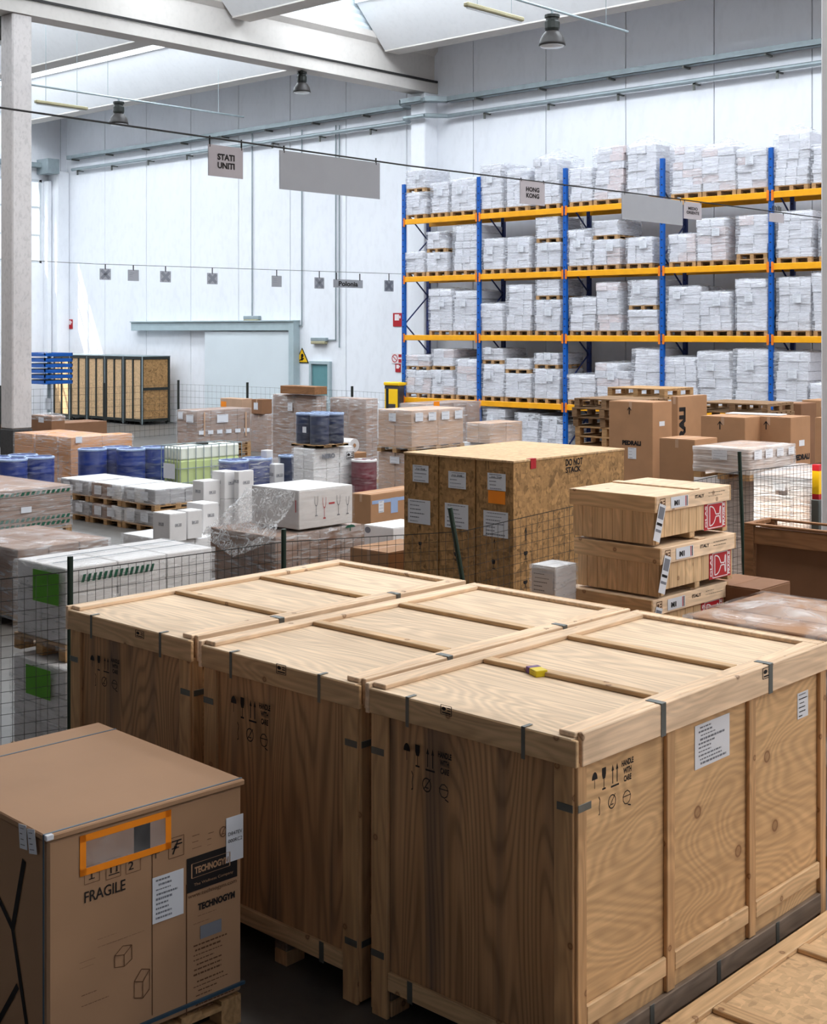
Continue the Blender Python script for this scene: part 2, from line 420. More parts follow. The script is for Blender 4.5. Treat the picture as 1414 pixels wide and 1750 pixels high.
# ------------------------------------------------------------------ boxes fitted to real corners
class Box:
    """root empty at the base centre; local x = along the back wall, y = into the hall"""
    def __init__(s, root, w, l, h): s.o = root; s.w = w; s.l = l; s.h = h
    def ray(s, px, py, face):
        dx, dy = P(px, 1.0); dz = -(py - HOR) / F
        L = s.o.location; rz = -s.o.rotation_euler[2]
        c_, s_ = math.cos(rz), math.sin(rz)
        ox, oy, oz = -L[0], -L[1], H - L[2]
        ox, oy = c_ * ox - s_ * oy, s_ * ox + c_ * oy
        dx, dy = c_ * dx - s_ * dy, s_ * dx + c_ * dy
        t = (-s.l / 2 - oy) / dy if face == 'front' else (s.w / 2 - ox) / dx if face == 'right' else (s.h - oz) / dz
        return ox + t * dx, oy + t * dy, oz + t * dz
    def uv(s, px, py, face):
        x, y, z = s.ray(px, py, face)
        return (x, z) if face == 'front' else (y, z) if face == 'right' else (x, y)
    def mat(s, u, v, face, e=.002):
        if face == 'front': ax, ay, az, p = (1, 0, 0), (0, 0, 1), (0, -1, 0), (u, -s.l / 2 - e, v)
        elif face == 'right': ax, ay, az, p = (0, 1, 0), (0, 0, 1), (1, 0, 0), (s.w / 2 + e, u, v)
        else: ax, ay, az, p = (1, 0, 0), (0, 1, 0), (0, 0, 1), (u, v, s.h + e)
        return Matrix(((ax[0], ay[0], az[0], p[0]), (ax[1], ay[1], az[1], p[1]), (ax[2], ay[2], az[2], p[2]), (0, 0, 0, 1)))
    def quad(s, pxl, pyt, pxr, pyb, face):
        """centre and size of a face rectangle seen between two pixel columns and, at its middle, two rows"""
        pm = (pxl + pxr) / 2
        u0 = s.uv(pxl, (pyt + pyb) / 2, face)[0]; u1 = s.uv(pxr, (pyt + pyb) / 2, face)[0]
        v1 = s.uv(pm, pyt, face)[1]; v0 = s.uv(pm, pyb, face)[1]
        return (u0 + u1) / 2, (v0 + v1) / 2, abs(u1 - u0), abs(v1 - v0)
def fit(pxl, pxc, pxr, pyc, zt, rot=0.0):
    x, y = at(pxc, pyc, zt); a = rad(rot)
    e1 = Vector((math.cos(a), math.sin(a))); e2 = Vector((-math.sin(a), math.cos(a)))
    C = Vector((x, y))
    def ld(v): return CO * v[0] + SI * v[1], -SI * v[0] + CO * v[1]
    lc, dc = ld(C); l1, d1 = ld(e1); l2, d2 = ld(e2)
    rl = (pxl - CX) / F; rr = (pxr - CX) / F
    t = (lc - rl * dc) / (l1 - rl * d1); s_ = (rr * dc - lc) / (l2 - rr * d2)
    return C, e1, e2, t, s_
def fitbox(name, label, cat, pxl, pxc, pxr, pyc, zt, zb=0.0, rot=0.0, group=None, w_=None, l_=None):
    C, e1, e2, w0, l0 = fit(pxl, pxc, pxr, pyc, zt, rot)
    w0 = w_ or w0; l0 = l_ or l0
    c = C - e1 * w0 / 2 + e2 * l0 / 2
    r = thing(name, label, cat, (c[0], c[1], zb), rad(rot), group)
    return Box(r, w0, l0, zt - zb)

# ------------------------------------------------------------------ print, paper, text
TXT = {}
def text_mesh(body, bold=.0, mat='ink'):
    k = (body, bold, mat)
    if k in TXT: return TXT[k]
    c = bpy.data.curves.new('text', 'FONT'); c.body = body; c.align_x = 'CENTER'; c.align_y = 'CENTER'
    c.size = 1.0; c.offset = bold * 1.6; c.resolution_u = 3; c.space_line = 1.02
    t = bpy.data.objects.new('text', c); COL.objects.link(t)
    bpy.context.view_layer.update()
    me = bpy.data.meshes.new_from_object(t.evaluated_get(bpy.context.evaluated_depsgraph_get()))
    bpy.data.objects.remove(t); bpy.data.curves.remove(c)
    me.materials.clear(); me.materials.append(M[mat])
    xs = [v.co.x for v in me.vertices]; ys = [v.co.y for v in me.vertices]
    cx, cy = (min(xs) + max(xs)) / 2, (min(ys) + max(ys)) / 2
    for v in me.vertices: v.co.x -= cx; v.co.y -= cy
    TXT[k] = (me, max(xs) - min(xs), max(ys) - min(ys)); return TXT[k]
def text(name, body, parent, mtx, w_, h_, bold=.0, mat='ink', rot=0.0):
    me, tw, th = text_mesh(body, bold, mat)
    o = obj(name, me, parent)
    o.matrix_local = mtx @ Matrix.Rotation(rot, 4, 'Z') @ Matrix.Diagonal((w_ / tw, h_ / th, 1, 1))
    return o
def btext(B, body, q, face, name='printed_text', bold=.0, mat='ink', rot=0.0, e=.003):
    u, v, ww, hh = B.quad(*q, face)
    if rot: ww, hh = hh, ww
    return text(name, body, B.o, B.mat(u, v, face, e), ww, hh, bold, mat, rot)
def lines_mesh(w_, h_, n, seed, top=.92, bot=.1):
    r = random.Random(seed); mb = MB()
    for i in range(n):
        y = h_ * (top - (top - bot) * i / max(1, n - 1)) - h_ / 2
        x0 = -w_ * .40 + (w_ * .1 * r.random() if r.random() < .4 else 0); t = h_ * (.012 + .014 * r.random())
        xe = x0 + w_ * (.3 + .5 * r.random())
        x = x0
        while x < xe:
            a = w_ * (.03 + .06 * r.random()); mb.poly([(x, y - t), (min(x + a, xe), y - t), (min(x + a, xe), y + t), (x, y + t)]); x += a + w_ * .015
    return mb
def paper(B, q, face, n=8, name='paper_label', mat='paper', seed=0, e=.003, ink='ink_grey', tilt=0.0, head=None):
    u, v, ww, hh = B.quad(*q, face)
    o = MB().box(-ww / 2, ww / 2, -hh / 2, hh / 2, 0, .0015).build(name, mat, B.o)
    o.matrix_local = B.mat(u, v, face, e) @ Matrix.Rotation(tilt, 4, 'Z')
    if n:
        p = lines_mesh(ww, hh, n, seed + int(q[0])).build('print', ink, o); p.location = (0, 0, .0025)
    if head:
        text('print', head, o, Matrix.Translation((0, hh * .28, .0028)), ww * .6, hh * .09, .01, 'ink')
    return o
def patch(B, q, face, mat, name, e=.002, tilt=0.0):
    u, v, ww, hh = B.quad(*q, face)
    o = MB().box(-ww / 2, ww / 2, -hh / 2, hh / 2, 0, .0015).build(name, mat, B.o)
    o.matrix_local = B.mat(u, v, face, e) @ Matrix.Rotation(tilt, 4, 'Z'); return o
def circ(cx, cy, r, n=14, a0=0, a1=2 * math.pi):
    return [(cx + r * math.cos(a0 + (a1 - a0) * i / n), cy + r * math.sin(a0 + (a1 - a0) * i / n)) for i in range(n + (0 if abs(a1 - a0 - 2 * math.pi) < 1e-6 else 1))]
def ring(mb, cx, cy, r, t, n=16):
    for i in range(n):
        a, b = 2 * math.pi * i / n, 2 * math.pi * (i + 1) / n
        mb.poly([(cx + r * math.cos(a), cy + r * math.sin(a)), (cx + r * math.cos(b), cy + r * math.sin(b)),
                 (cx + (r - t) * math.cos(b), cy + (r - t) * math.sin(b)), (cx + (r - t) * math.cos(a), cy + (r - t) * math.sin(a))])
def seg(mb, a, b, t):
    dx, dy = b[0] - a[0], b[1] - a[1]; L = math.hypot(dx, dy) or 1; nx, ny = -dy / L * t / 2, dx / L * t / 2
    mb.poly([(a[0] - nx, a[1] - ny), (b[0] - nx, b[1] - ny), (b[0] + nx, b[1] + ny), (a[0] + nx, a[1] + ny)])
def icon(kind):
    """flat symbol in a unit square centred on 0"""
    m = MB()
    if kind == 'umbrella':
        m.poly(circ(0, .08, .42, 12, 0, math.pi)); seg(m, (0, .1), (0, -.42), .07); m.poly([(-.04, .5), (.04, .5), (.04, .4), (-.04, .4)])
    elif kind == 'glass':
        m.poly([(-.3, .5), (.3, .5), (.3, .2), (.18, .0), (-.18, .0), (-.3, .2)]); seg(m, (0, .02), (0, -.46), .09); m.poly([(-.26, -.5), (.26, -.5), (.26, -.42), (-.26, -.42)])
    elif kind == 'arrows':
        for x in (-.26, .26):
            seg(m, (x, -.34), (x, .4), .1); m.poly([(x - .14, .22), (x + .14, .22), (x, .5)])
        m.poly([(-.48, -.5), (.48, -.5), (.48, -.42), (-.48, -.42)])
    elif kind == 'hook':
        seg(m, (-.1, .5), (.12, .3), .09); seg(m, (.12, .3), (-.02, -.1), .09); seg(m, (-.02, -.1), (.08, -.45), .09); seg(m, (.08, -.45), (-.12, -.5), .08)
    elif kind == 'ring':
        ring(m, 0, 0, .42, .07); seg(m, (-.3, -.3), (.34, .4), .06); seg(m, (-.12, -.16), (.16, -.16), .06)
    elif kind == 'hand':
        ring(m, 0, .02, .4, .06, 9); seg(m, (-.4, .1), (.4, .1), .05); seg(m, (.1, -.4), (.4, -.5), .07)
    elif kind == 'up':
        seg(m, (0, -.5), (0, .3), .16); m.poly([(-.34, .1), (0, .5), (.34, .1), (.34, -.02), (0, .3), (-.34, -.02)])
    elif kind == 'frame':
        for a, b in (((-.5, -.5), (.5, -.5)), ((.5, -.5), (.5, .5)), ((.5, .5), (-.5, .5)), ((-.5, .5), (-.5, -.5))): seg(m, a, b, .03)
    elif kind == 'goblet':
        pts = [(-.4, .36), (-.38, .2), (-.3, .08), (-.17, .0), (-.05, -.05), (-.04, -.3), (-.34, -.34), (-.34, -.38), (.34, -.38), (.34, -.34), (.04, -.3), (.05, -.05), (.17, .0), (.3, .08), (.38, .2), (.4, .36)]
        for a, b in zip(pts, pts[1:] + pts[:1]): seg(m, a, b, .05)
        for a, b in (((-.5, -.5), (.5, -.5)), ((.5, -.5), (.5, .5)), ((.5, .5), (-.5, .5)), ((-.5, .5), (-.5, -.5))): seg(m, a, b, .035)
    elif kind == 'wineglass':
        pts = [(-.3, .5), (-.3, .25), (-.16, .06), (0, 0), (.16, .06), (.3, .25), (.3, .5)]
        for a, b in zip(pts, pts[1:]): seg(m, a, b, .06)
        seg(m, (0, 0), (0, -.46), .07); seg(m, (-.24, -.48), (.24, -.48), .06)
    elif kind == 'carton':
        for a, b in (((-.4, -.4), (.05, -.5)), ((.05, -.5), (.05, .0)), ((.05, 0), (-.4, .1)), ((-.4, .1), (-.4, -.4)), ((.05, -.5), (.42, -.3)), ((.42, -.3), (.42, .3)), ((.42, .3), (.05, 0)), ((-.4, .1), (-.02, .4)), ((-.02, .4), (.42, .3))): seg(m, a, b, .03)
    elif kind == 'stack':
        for y in (-.5, -.12, .26):
            for a, b in (((-.4, y), (.4, y)), ((.4, y), (.4, y + .3)), ((.4, y + .3), (-.4, y + .3)), ((-.4, y + .3), (-.4, y))): seg(m, a, b, .06)
    elif kind == 'trolley':
        seg(m, (-.4, .4), (.4, .4), .1); seg(m, (-.1, .15), (.45, .15), .1); seg(m, (.1, .4), (-.3, -.5), .1); m.poly(circ(-.1, -.05, .13)); seg(m, (-.4, -.1), (.2, -.1), .08)
    elif kind == 'stamp':
        for a, b in (((-.5, -.5), (.5, -.5)), ((.5, -.5), (.5, .5)), ((.5, .5), (-.5, .5)), ((-.5, .5), (-.5, -.5))): seg(m, a, b, .07)
        m.poly(circ(-.22, .12, .2)); seg(m, (.1, .25), (.42, .25), .12); seg(m, (.1, .0), (.42, .0), .12); seg(m, (-.4, -.3), (.42, -.3), .14)
    elif kind == 'cross':
        seg(m, (-.42, -.42), (.42, .42), .3); seg(m, (-.42, .42), (.42, -.42), .3)
    return m
def bicon(B, kind, q, face, mat='ink', name='printed_symbol', rot=0.0, e=.003):
    u, v, ww, hh = B.quad(*q, face)
    me = mesh_cached(('symbol', kind), lambda: icon(kind), mat)
    o = obj(name, me, B.o); o.matrix_local = B.mat(u, v, face, e) @ Matrix.Rotation(rot, 4, 'Z') @ Matrix.Diagonal((ww, hh, 1, 1)); return o

# ------------------------------------------------------------------ recurring builders
def pallet_mb(w_, l_, h=.144, boards=5, cross=False):
    """euro pallet, boards along x, base at z 0, centred; nine blocks"""
    m = MB(); n = boards
    for i in range(n):
        bw = .12 if n <= 5 else .09
        y = -l_ / 2 + bw / 2 + (l_ - bw) * i / (n - 1); m.box(-w_ / 2, w_ / 2, y - bw / 2, y + bw / 2, h - .022, h)
    for x in (-w_ / 2 + .05, 0, w_ / 2 - .05):
        m.box(x - .05, x + .05, -l_ / 2, l_ / 2, h - .044, h - .022)
        m.box(x - .05, x + .05, -l_ / 2, l_ / 2, 0, .02)
        for y in (-l_ / 2 + .06, 0, l_ / 2 - .06): m.box(x - .05, x + .05, y - .06, y + .06, .02, h - .044)
    return m
def add_pallet(parent, w_, l_, h=.144, z=0.0, mat='pallet'):
    w_ = round(w_, 2); l_ = round(l_, 2)
    me = mesh_cached(('pallet', w_, l_, round(h, 3)), lambda: pallet_mb(w_, l_, h), mat)
    o = obj('pallet', me, parent); o.location = (0, 0, z); return o
def shell_mb(w_, l_, h, amp=.02, seed=0, n=6, top=.0, lid=True):
    """thin crumpled wrap round a load, open below; top: how far the film rises to an off-centre peak"""
    r = random.Random(seed); m = MB(); nx, ny, nz = n, n, max(3, n)
    def j(): return r.uniform(-amp, amp)
    per = [(-w_ / 2 + w_ * i / nx, -l_ / 2) for i in range(nx)] + [(w_ / 2, -l_ / 2 + l_ * i / ny) for i in range(ny)] + \
          [(w_ / 2 - w_ * i / nx, l_ / 2) for i in range(nx)] + [(-w_ / 2, l_ / 2 - l_ * i / ny) for i in range(ny)]
    k = len(per); vs = []
    for iz in range(nz + 1):
        z = h * iz / nz
        for (x, y) in per:
            L = math.hypot(x, y); g = 1 + (abs(j()) + .004) / L
            vs.append((x * g, y * g, z + (j() if 0 < iz < nz else 0)))
    fs = [(iz * k + i, iz * k + (i + 1) % k, (iz + 1) * k + (i + 1) % k, (iz + 1) * k + i) for iz in range(nz) for i in range(k)]
    if not lid: return m.add(vs, fs)
    o = len(vs); px, py = r.uniform(-.2, .2) * w_, r.uniform(-.2, .2) * l_
    for f_ in (.75, .4, .1):
        for (x, y) in per:
            vs.append((px + (x - px) * f_, py + (y - py) * f_, h + .006 + abs(j()) * .6 + top * (1 - f_)))
    for q in range(3):
        a = nz * k if q == 0 else o + (q - 1) * k; b = o + q * k
        fs += [(a + i, a + (i + 1) % k, b + (i + 1) % k, b + i) for i in range(k)]
    fs.append(tuple(o + 2 * k + i for i in range(k)))
    return m.add(vs, fs)
SHELL = {}
def add_wrap(parent, w_, l_, h, z=0.0, mat='film', amp=.015, top=.0, name='stretch_wrap', lid=True):
    me = shell_mb(w_, l_, h, amp, len(SHELL) * 13 + 5, 6, top, lid).mesh('stretch_wrap', True); me.materials.append(M[mat]); SHELL[len(SHELL)] = 1
    o = obj(name, me, parent); o.location = (0, 0, z); return o
def fill(parent, w_, l_, z0, z1, nx, ny, nz, mat, jit=.004, name='carton', gap=.004, mats=None):
    """outer cartons of a block, one object each"""
    cw, cl, ch = w_ / nx, l_ / ny, (z1 - z0) / nz
    for k in range(nz):
        for i in range(nx):
            for j in range(ny):
                if 0 < k < nz - 1 and 0 < i < nx - 1 and 0 < j < ny - 1: continue
                x = -w_ / 2 + cw * i; y = -l_ / 2 + cl * j
                o = cbox(name, parent, R.choice(mats) if mats else mat, x + gap, x + cw - gap, y + gap, y + cl - gap, z0 + ch * k + .001, z0 + ch * (k + 1) - .001, .008)
                o.location.x += R.uniform(-jit, jit); o.location.y += R.uniform(-jit, jit)
def load(name, label, cat, pxl, pxc, pxr, pyc, zt, zb, nx, ny, nz, mat, wrap='film', pal=.144, rot=0.0, group=None, amp=.015, top=0.0, mats=None, w_=None, l_=None, jit=.004):
    B = fitbox(name, label, cat, pxl, pxc, pxr, pyc, zt, zb, rot, group, w_, l_)
    z0 = 0.0
    if pal: add_pallet(B.o, B.w, B.l, pal); z0 = pal
    fill(B.o, B.w - .02, B.l - .02, z0, B.h, nx, ny, nz, mat, jit, mats=mats)
    if wrap: add_wrap(B.o, B.w, B.l, B.h - z0 * .6, z0 * .6, wrap, amp, top)
    return B
def carton(name, label, pxl, pxc, pxr, pyc, zt, zb, mat='card', rot=0.0, group=None, cat='box', tape=True, w_=None, l_=None):
    B = fitbox(name, label, cat, pxl, pxc, pxr, pyc, zt, zb, rot, group, w_, l_)
    W, L, HH = B.w, B.l, B.h
    m = MB().box(-W / 2, W / 2, -L / 2, L / 2, 0, HH - .006, .008); m.build('body', mat, B.o)
    # two top flaps meeting in a seam
    for sgn in (-1, 1):
        x0, x1 = (-W / 2 + .003, -.002) if sgn < 0 else (.002, W / 2 - .003)
        cbox('top_flap', B.o, mat, x0, x1, -L / 2 + .003, L / 2 - .003, HH - .006, HH, .002)
    if tape:
        t = MB().box(-.025, .025, -L / 2 + .004, L / 2 - .004, HH, HH + .001); t.box(-.025, .025, -L / 2 - .0012, -L / 2, HH - .12, HH)
        t.build('tape', 'card_pink' if mat != 'white_card' else 'paper', B.o)
    return B
# ================================================================== the hall
YW, XL, XR, YN = 31.6, -49.2, 14.0, -10.0
struct(MB().box(XL - .3, XR + .3, YN - .3, YW + .5, -.2, 0).build('floor', 'floor'))
# back wall: backing and upright precast panels with recessed joints
wall = struct(MB().box(XL - .3, XR + .3, YW + .1, YW + .4, 0, 14.4).build('wall_back', 'wall_joint'))
xs = [-15.5 + 2.77 * k for k in range(-13, 12)]
for a, b in zip(xs, xs[1:]):
    a2, b2 = max(a, XL), min(b, XR)
    if b2 - a2 > .3: cbox('wall_panel', wall, 'wall', a2 + .012, b2 - .012, YW, YW + .1, 0, 14.3, .012)
# left wall with its tall steel window near the corner
WY0, WY1, WZ0, WZ1 = 26.4, 30.72, 6.3, 9.75
lw = struct(MB().box(XL - .3, XL, YN, WY0, 0, 14.4).box(XL - .3, XL, WY1, YW, 0, 14.4).box(XL - .3, XL, WY0, WY1, 0, WZ0).box(XL - .3, XL, WY0, WY1, WZ1, 14.4).build('wall_left', 'wall'))
win = struct(obj('window_1', None)); win.location = (XL - .06, WY0, WZ0)
wd, wh = WY1 - WY0, WZ1 - WZ0
fm = MB()
for y in (0, wd - .1): fm.box(-.04, .04, y, y + .1, 0, wh)
for z in (0, wh - .1): fm.box(-.04, .04, 0, wd, z, z + .1)
fm.build('window_frame', 'frame_white', win)
for i in range(1, 3): cbox('glazing_bar', win, 'frame_white', -.03, .03, .1, wd - .1, wh * i / 3 - .04, wh * i / 3 + .04, .004)
for i in range(1, 4): cbox('glazing_bar', win, 'frame_white', -.03, .03, wd * i / 4 - .04, wd * i / 4 + .04, .1, wh - .1, .004)
for i in range(4):
    for k in range(3): cbox('pane', win, 'glass', -.004, .004, wd * i / 4 + .05, wd * (i + 1) / 4 - .05, wh * k / 3 + .05, wh * (k + 1) / 3 - .05, 0)
struct(MB().box(XR, XR + .3, YN, -.6, 0, 14.4).box(XR, XR + .3, 8.6, YW, 0, 14.4).box(XR, XR + .3, -.6, 8.6, 5, 14.4).build('wall_right', 'wall'))
struct(MB().box(XL - .3, XR + .3, YN - .3, YN, 0, 14.4).build('wall_front', 'wall'))
# pilasters and columns
xa, _ = onY(699, YW - .62); xb, _ = onY(716, YW - .62)

struct(MB().box(PILX - .3, PILX + .3, YW - .62, YW, 0, 10.9, .03).build('concrete_column', 'wall'))
struct(MB().box(XL, XL + .72, YW - .6, YW, 0, 10.1, .05).build('concrete_column', 'wall'))
struct(MB().box(XL, XL + .35, 30.78, 30.98, 0, 9.7, .03).build('concrete_column', 'wall'))
yc, dcol = onX(28, PILX)
ca = rad(0)
col = struct(MB().box(PILX - .26, PILX + .26, yc - .26, yc + .26, 1.2, 10.9, .03).build('concrete_column', 'column'))
MB().box(PILX - .27, PILX + .27, yc - .27, yc + .27, 0, 1.2, .02).build('dark_base', 'black_base', col)
COLY = yc
XC2 = -6.7
y2, d2 = onX(1409, XC2)
y2, d2 = onX(1403, XC2); 
struct(MB().box(XC2 - .0, XC2 + .5, y2, y2 + .5, 0, 10.9, .02).build('concrete_column', 'wall'))
# cross beams with a lower flange, carried by the columns
for bx, b_y0 in ((PILX, YN), (XC2 + .25, YN)):
    bm = MB().prism([(-.3, 10.9), (.3, 10.9), (.3, 11.22), (.16, 11.34), (.16, 12.1), (.3, 12.24), (.3, 12.42), (-.3, 12.42), (-.3, 12.24), (-.16, 12.1), (-.16, 11.34), (-.3, 11.22)], b_y0, YW, 1)
    o = bm.build('roof_beam', 'concrete_roof'); o.location = (bx, 0, 0); struct(o)
    MB().box(.3, .345, b_y0 + .1, YW - .05, 11.24, 11.3).build('cable_run', 'cable', o)
# wing shaped roof elements spanning between the beams, open skylights between them
TY = [29.5 - 5.9 * k for k in range(7)]
for xa_, xb_ in BAYS:
    for y in TY:
        t = MB()
        t.prism([(y - .3, 11.9), (y + .3, 11.9), (y + .24, 12.06), (y - .24, 12.06)], xa_, xb_, 0)
        t.prism([(y - .3, 11.9), (y - .24, 12.06), (y - 1.38, 13.2), (y - 1.48, 13.1)], xa_, xb_, 0)
        t.prism([(y + .3, 11.9), (y + 1.48, 13.1), (y + 1.38, 13.2), (y + .24, 12.06)], xa_, xb_, 0)
        o = struct(t.build('roof_wing', 'roof_white'))
        MB().prism([(y - .31, 11.87), (y + .31, 11.87), (y + .31, 11.92), (y - .31, 11.92)], xa_, xb_, 0).build('bottom_strip', 'concrete_roof', o)
def roof(y0, y1, z=13.2): return MB().box(XL - .3, XR + .3, y0, y1, z, z + .2)
ceil = roof(YN - .3, SKY_Y[3] - 1.46)
for k in range(3): ceil.box(XL - .3, XR + .3, SKY_Y[k + 1] + 1.46, SKY_Y[k] - 1.46, 13.2, 13.4)
ceil.box(XL - .3, XR + .3, SKY_Y[0] + 1.46, YW + .4, 13.2, 13.4)
struct(ceil.build('ceiling', 'concrete_roof'))
for bi, (xa_, xb_) in enumerate(BAYS):
    for yi, yy in enumerate(SKY_Y):
        if (bi, yi) == (1, 3):     # unseen clear pane added to throw a sun patch on the right-hand load
            px0, px1, py0, py1 = -15.6, -12.2, 8.95, 9.5
            sm = MB().box(xa_ - .3, px0, yy - 1.49, yy + 1.49, 14.0, 14.04).box(px1, xb_ + .3, yy - 1.49, yy + 1.49, 14.0, 14.04)
            sm.box(px0, px1, yy - 1.49, py0, 14.0, 14.04).box(px0, px1, py1, yy + 1.49, 14.0, 14.04)
            o = struct(sm.build('roof_skylight', 'skylight')); MB().box(px0, px1, py0, py1, 14.01, 14.02).build('added_sun_pane', 'glass', o)
        else: o = struct(MB().box(xa_ - .3, xb_ + .3, yy - 1.49, yy + 1.49, 14.0, 14.04).build('roof_skylight', 'skylight'))
        MB().box(xa_, xb_, yy - 1.46, yy - 1.38, 13.1, 14.0).build('curb', 'roof_white', o)
        MB().box(xa_, xb_, yy + 1.38, yy + 1.46, 13.1, 14.0).build('curb', 'roof_white', o)
def ribbed(x, y0, y1, z0, z1, parent):
    n = 16; m = MB(); vs = []
    for y in (y0, y1): vs += [(x + .025 * (1 if i % 2 else -1), y, z0 + (z1 - z0) * i / n) for i in range(n + 1)]
    m.add(vs, [(i, i + 1, n + 2 + i, n + 1 + i) for i in range(n)]); return m.build('corrugated_infill', 'corrugated', parent)
for o_ in [q for q in COL.objects if q.name.startswith('roof_beam')]:
    for dx in (-.2, .2): ribbed(dx, YN, YW, 12.42, 14.1, o_)
# pipe and cable tray along the back wall, stepping round the pilaster
def tray(name, label, pts, wd_, ht):
    t = thing(name, label, 'cable tray', (0, 0, 0))
    m = MB()
    for (x0, y0), (x1, y1) in zip(pts, pts[1:]):
        L = math.hypot(x1 - x0, y1 - y0); ux, uy = (x1 - x0) / L, (y1 - y0) / L; nx_, ny_ = -uy, ux
        def q(x, y, s): return (x + nx_ * s, y + ny_ * s)
        for (s0, s1, z0, z1) in ((-wd_ / 2, wd_ / 2, 0, .015), (-wd_ / 2, -wd_ / 2 + .015, 0, ht), (wd_ / 2 - .015, wd_ / 2, 0, ht)):
            a, b, c_, d_ = q(x0, y0, s0), q(x1, y1, s0), q(x1, y1, s1), q(x0, y0, s1)
            m.add([(*p, z) for z in (z0, z1) for p in (a, b, c_, d_)], [(3, 2, 1, 0), (4, 5, 6, 7), (0, 1, 5, 4), (1, 2, 6, 5), (2, 3, 7, 6), (3, 0, 4, 7)])
    m.build('channel', 'metal', t); return t
TZ = 10.55
t1 = tray('cable_tray', 'long open galvanised cable tray fixed high along the white back wall', [(-48.2, YW - .2), (PILX - .75, YW - .2), (PILX - .4, YW - .82), (PILX + .45, YW - .82), (PILX + .9, YW - .2), (XR, YW - .2)], .3, .16)
t1.location.z = TZ
for i in range(24):
    x = -47.8 + 2.4 * i
    if abs(x - PILX) > .9: cbox('bracket', t1, 'metal_dark', x - .03, x + .03, YW - .36, YW - .002, -.06, -.005, .004)
t2 = thing('service_pipe', 'pale steel pipe on brackets running below the cable tray', 'pipe')
m = MB().path([(-48.0, YW - .2, TZ - .42), (PILX - .75, YW - .2, TZ - .42), (PILX - .4, YW - .78, TZ - .42), (PILX + .45, YW - .78, TZ - .42), (PILX + .9, YW - .2, TZ - .42), (XR, YW - .2, TZ - .42)], .07, 10)
m.build('pipe', 'metal', t2)
for i in range(24):
    x = -47.5 + 2.4 * i
    if abs(x - PILX) > .9: MB().box(x - .03, x + .03, YW - .3, YW - .002, TZ - .53, TZ - .49).box(x - .03, x + .03, YW - .3, YW - .26, TZ - .68, TZ - .49).build('bracket', 'metal_dark', t2)
t3 = tray('cable_tray', 'short stretch of galvanised cable tray along left wall above window', [(XL + .25, 10.0), (XL + .25, 30.9)], .3, .2); t3.location.z = 10.2
MB().box(XL + .05, XL + .9, 30.45, 30.98, -.25, .35).build('junction_box', 'metal', t3)
# sliding door, personnel door
def wpx(px, e=0.0): return onY(px, YW - e)
x0, d0 = wpx(234); x1, d1 = wpx(510)
t = thing('sliding_door', 'wide pale sliding door on a long header rail in back wall', 'door', (0, 0, 0))
zt = zat(566, (d0 + d1) / 2)
MB().box(x0, x1, YW - .28, YW, zt + .02, zt + .34, .01).box(x0, x1 + .1, YW - .34, YW, zt + .34, zt + .38).build('header_rail', 'door_trim', t)
xa, da = wpx(357); xb, db = wpx(504)
MB().box(xa, xb, YW - .2, YW - .12, .05, zt, .01).build('door_leaf', 'door_white', t)
MB().box(xb, xb + .26, YW - .3, YW, 0, zt + .34, .01).build('closing_post', 'door_trim', t)
xa, da = wpx(536); xb, db = wpx(564)
t = thing('personnel_door', 'small teal personnel door in the white back wall', 'door', (0, 0, 0))
zt2 = zat(622, da)
MB().box(xa - .1, xa, YW - .12, YW, 0, zt2 + .1).box(xb, xb + .1, YW - .12, YW, 0, zt2 + .1).box(xa, xb, YW - .12, YW, zt2, zt2 + .1).build('door_frame', 'door_trim', t)
MB().box(xa, xb, YW - .06, YW - .01, .02, zt2, .004).build('door_leaf', 'teal', t)
MB().box(xb - .14, xb - .1, YW - .11, YW - .06, 1.0, 1.14, .004).build('door_handle', 'metal_dark', t)
# conduits and wall lamps
def conduit(px, py0, py1, label, extra=None):
    x, d = wpx(px, .04); mm = MB().tube((x, YW - .04, zat(py0, d)), (x, YW - .04, zat(py1, d)), .022, 6)
    if extra: x2, _ = wpx(extra, .04); mm.tube((x, YW - .04, zat(py1, d)), (x2, YW - .04, zat(py1, d)), .022, 6)
    tag(mm.build('conduit', 'metal'), label, 'conduit')
conduit(431, 228, 541, 'thin grey conduit dropping to the lamp above the sliding door')
conduit(516, 222, 556, 'thin conduit falling to the right end of the header rail', 511)
conduit(574, 214, 581, 'thin conduit bending left to the lamp by the warning triangle', 560)
conduit(580, 214, 594, 'thin conduit ending in a small switch box on back wall')
def walllamp(pxa, pxb, pya, pyb, label):
    xa, da = wpx(pxa, .1); xb, _ = wpx(pxb, .1); t = thing('wall_lamp', label, 'lamp', ((xa + xb) / 2, YW, zat(pyb, da)))
    w2 = (xb - xa) / 2; h_ = zat(pya, da) - zat(pyb, da)
    MB().box(-w2, w2, -.14, 0, h_ * .45, h_, .015).build('housing', 'metal', t)
    MB().box(-w2 * .94, w2 * .94, -.16, -.01, 0, h_ * .45, .02).build('diffuser', 'tube_cream', t)
walllamp(417, 443, 540, 551, 'small emergency lamp centred over the sliding door header')
walllamp(532, 558, 577, 588, 'small emergency lamp right of the sliding door, over the teal door')
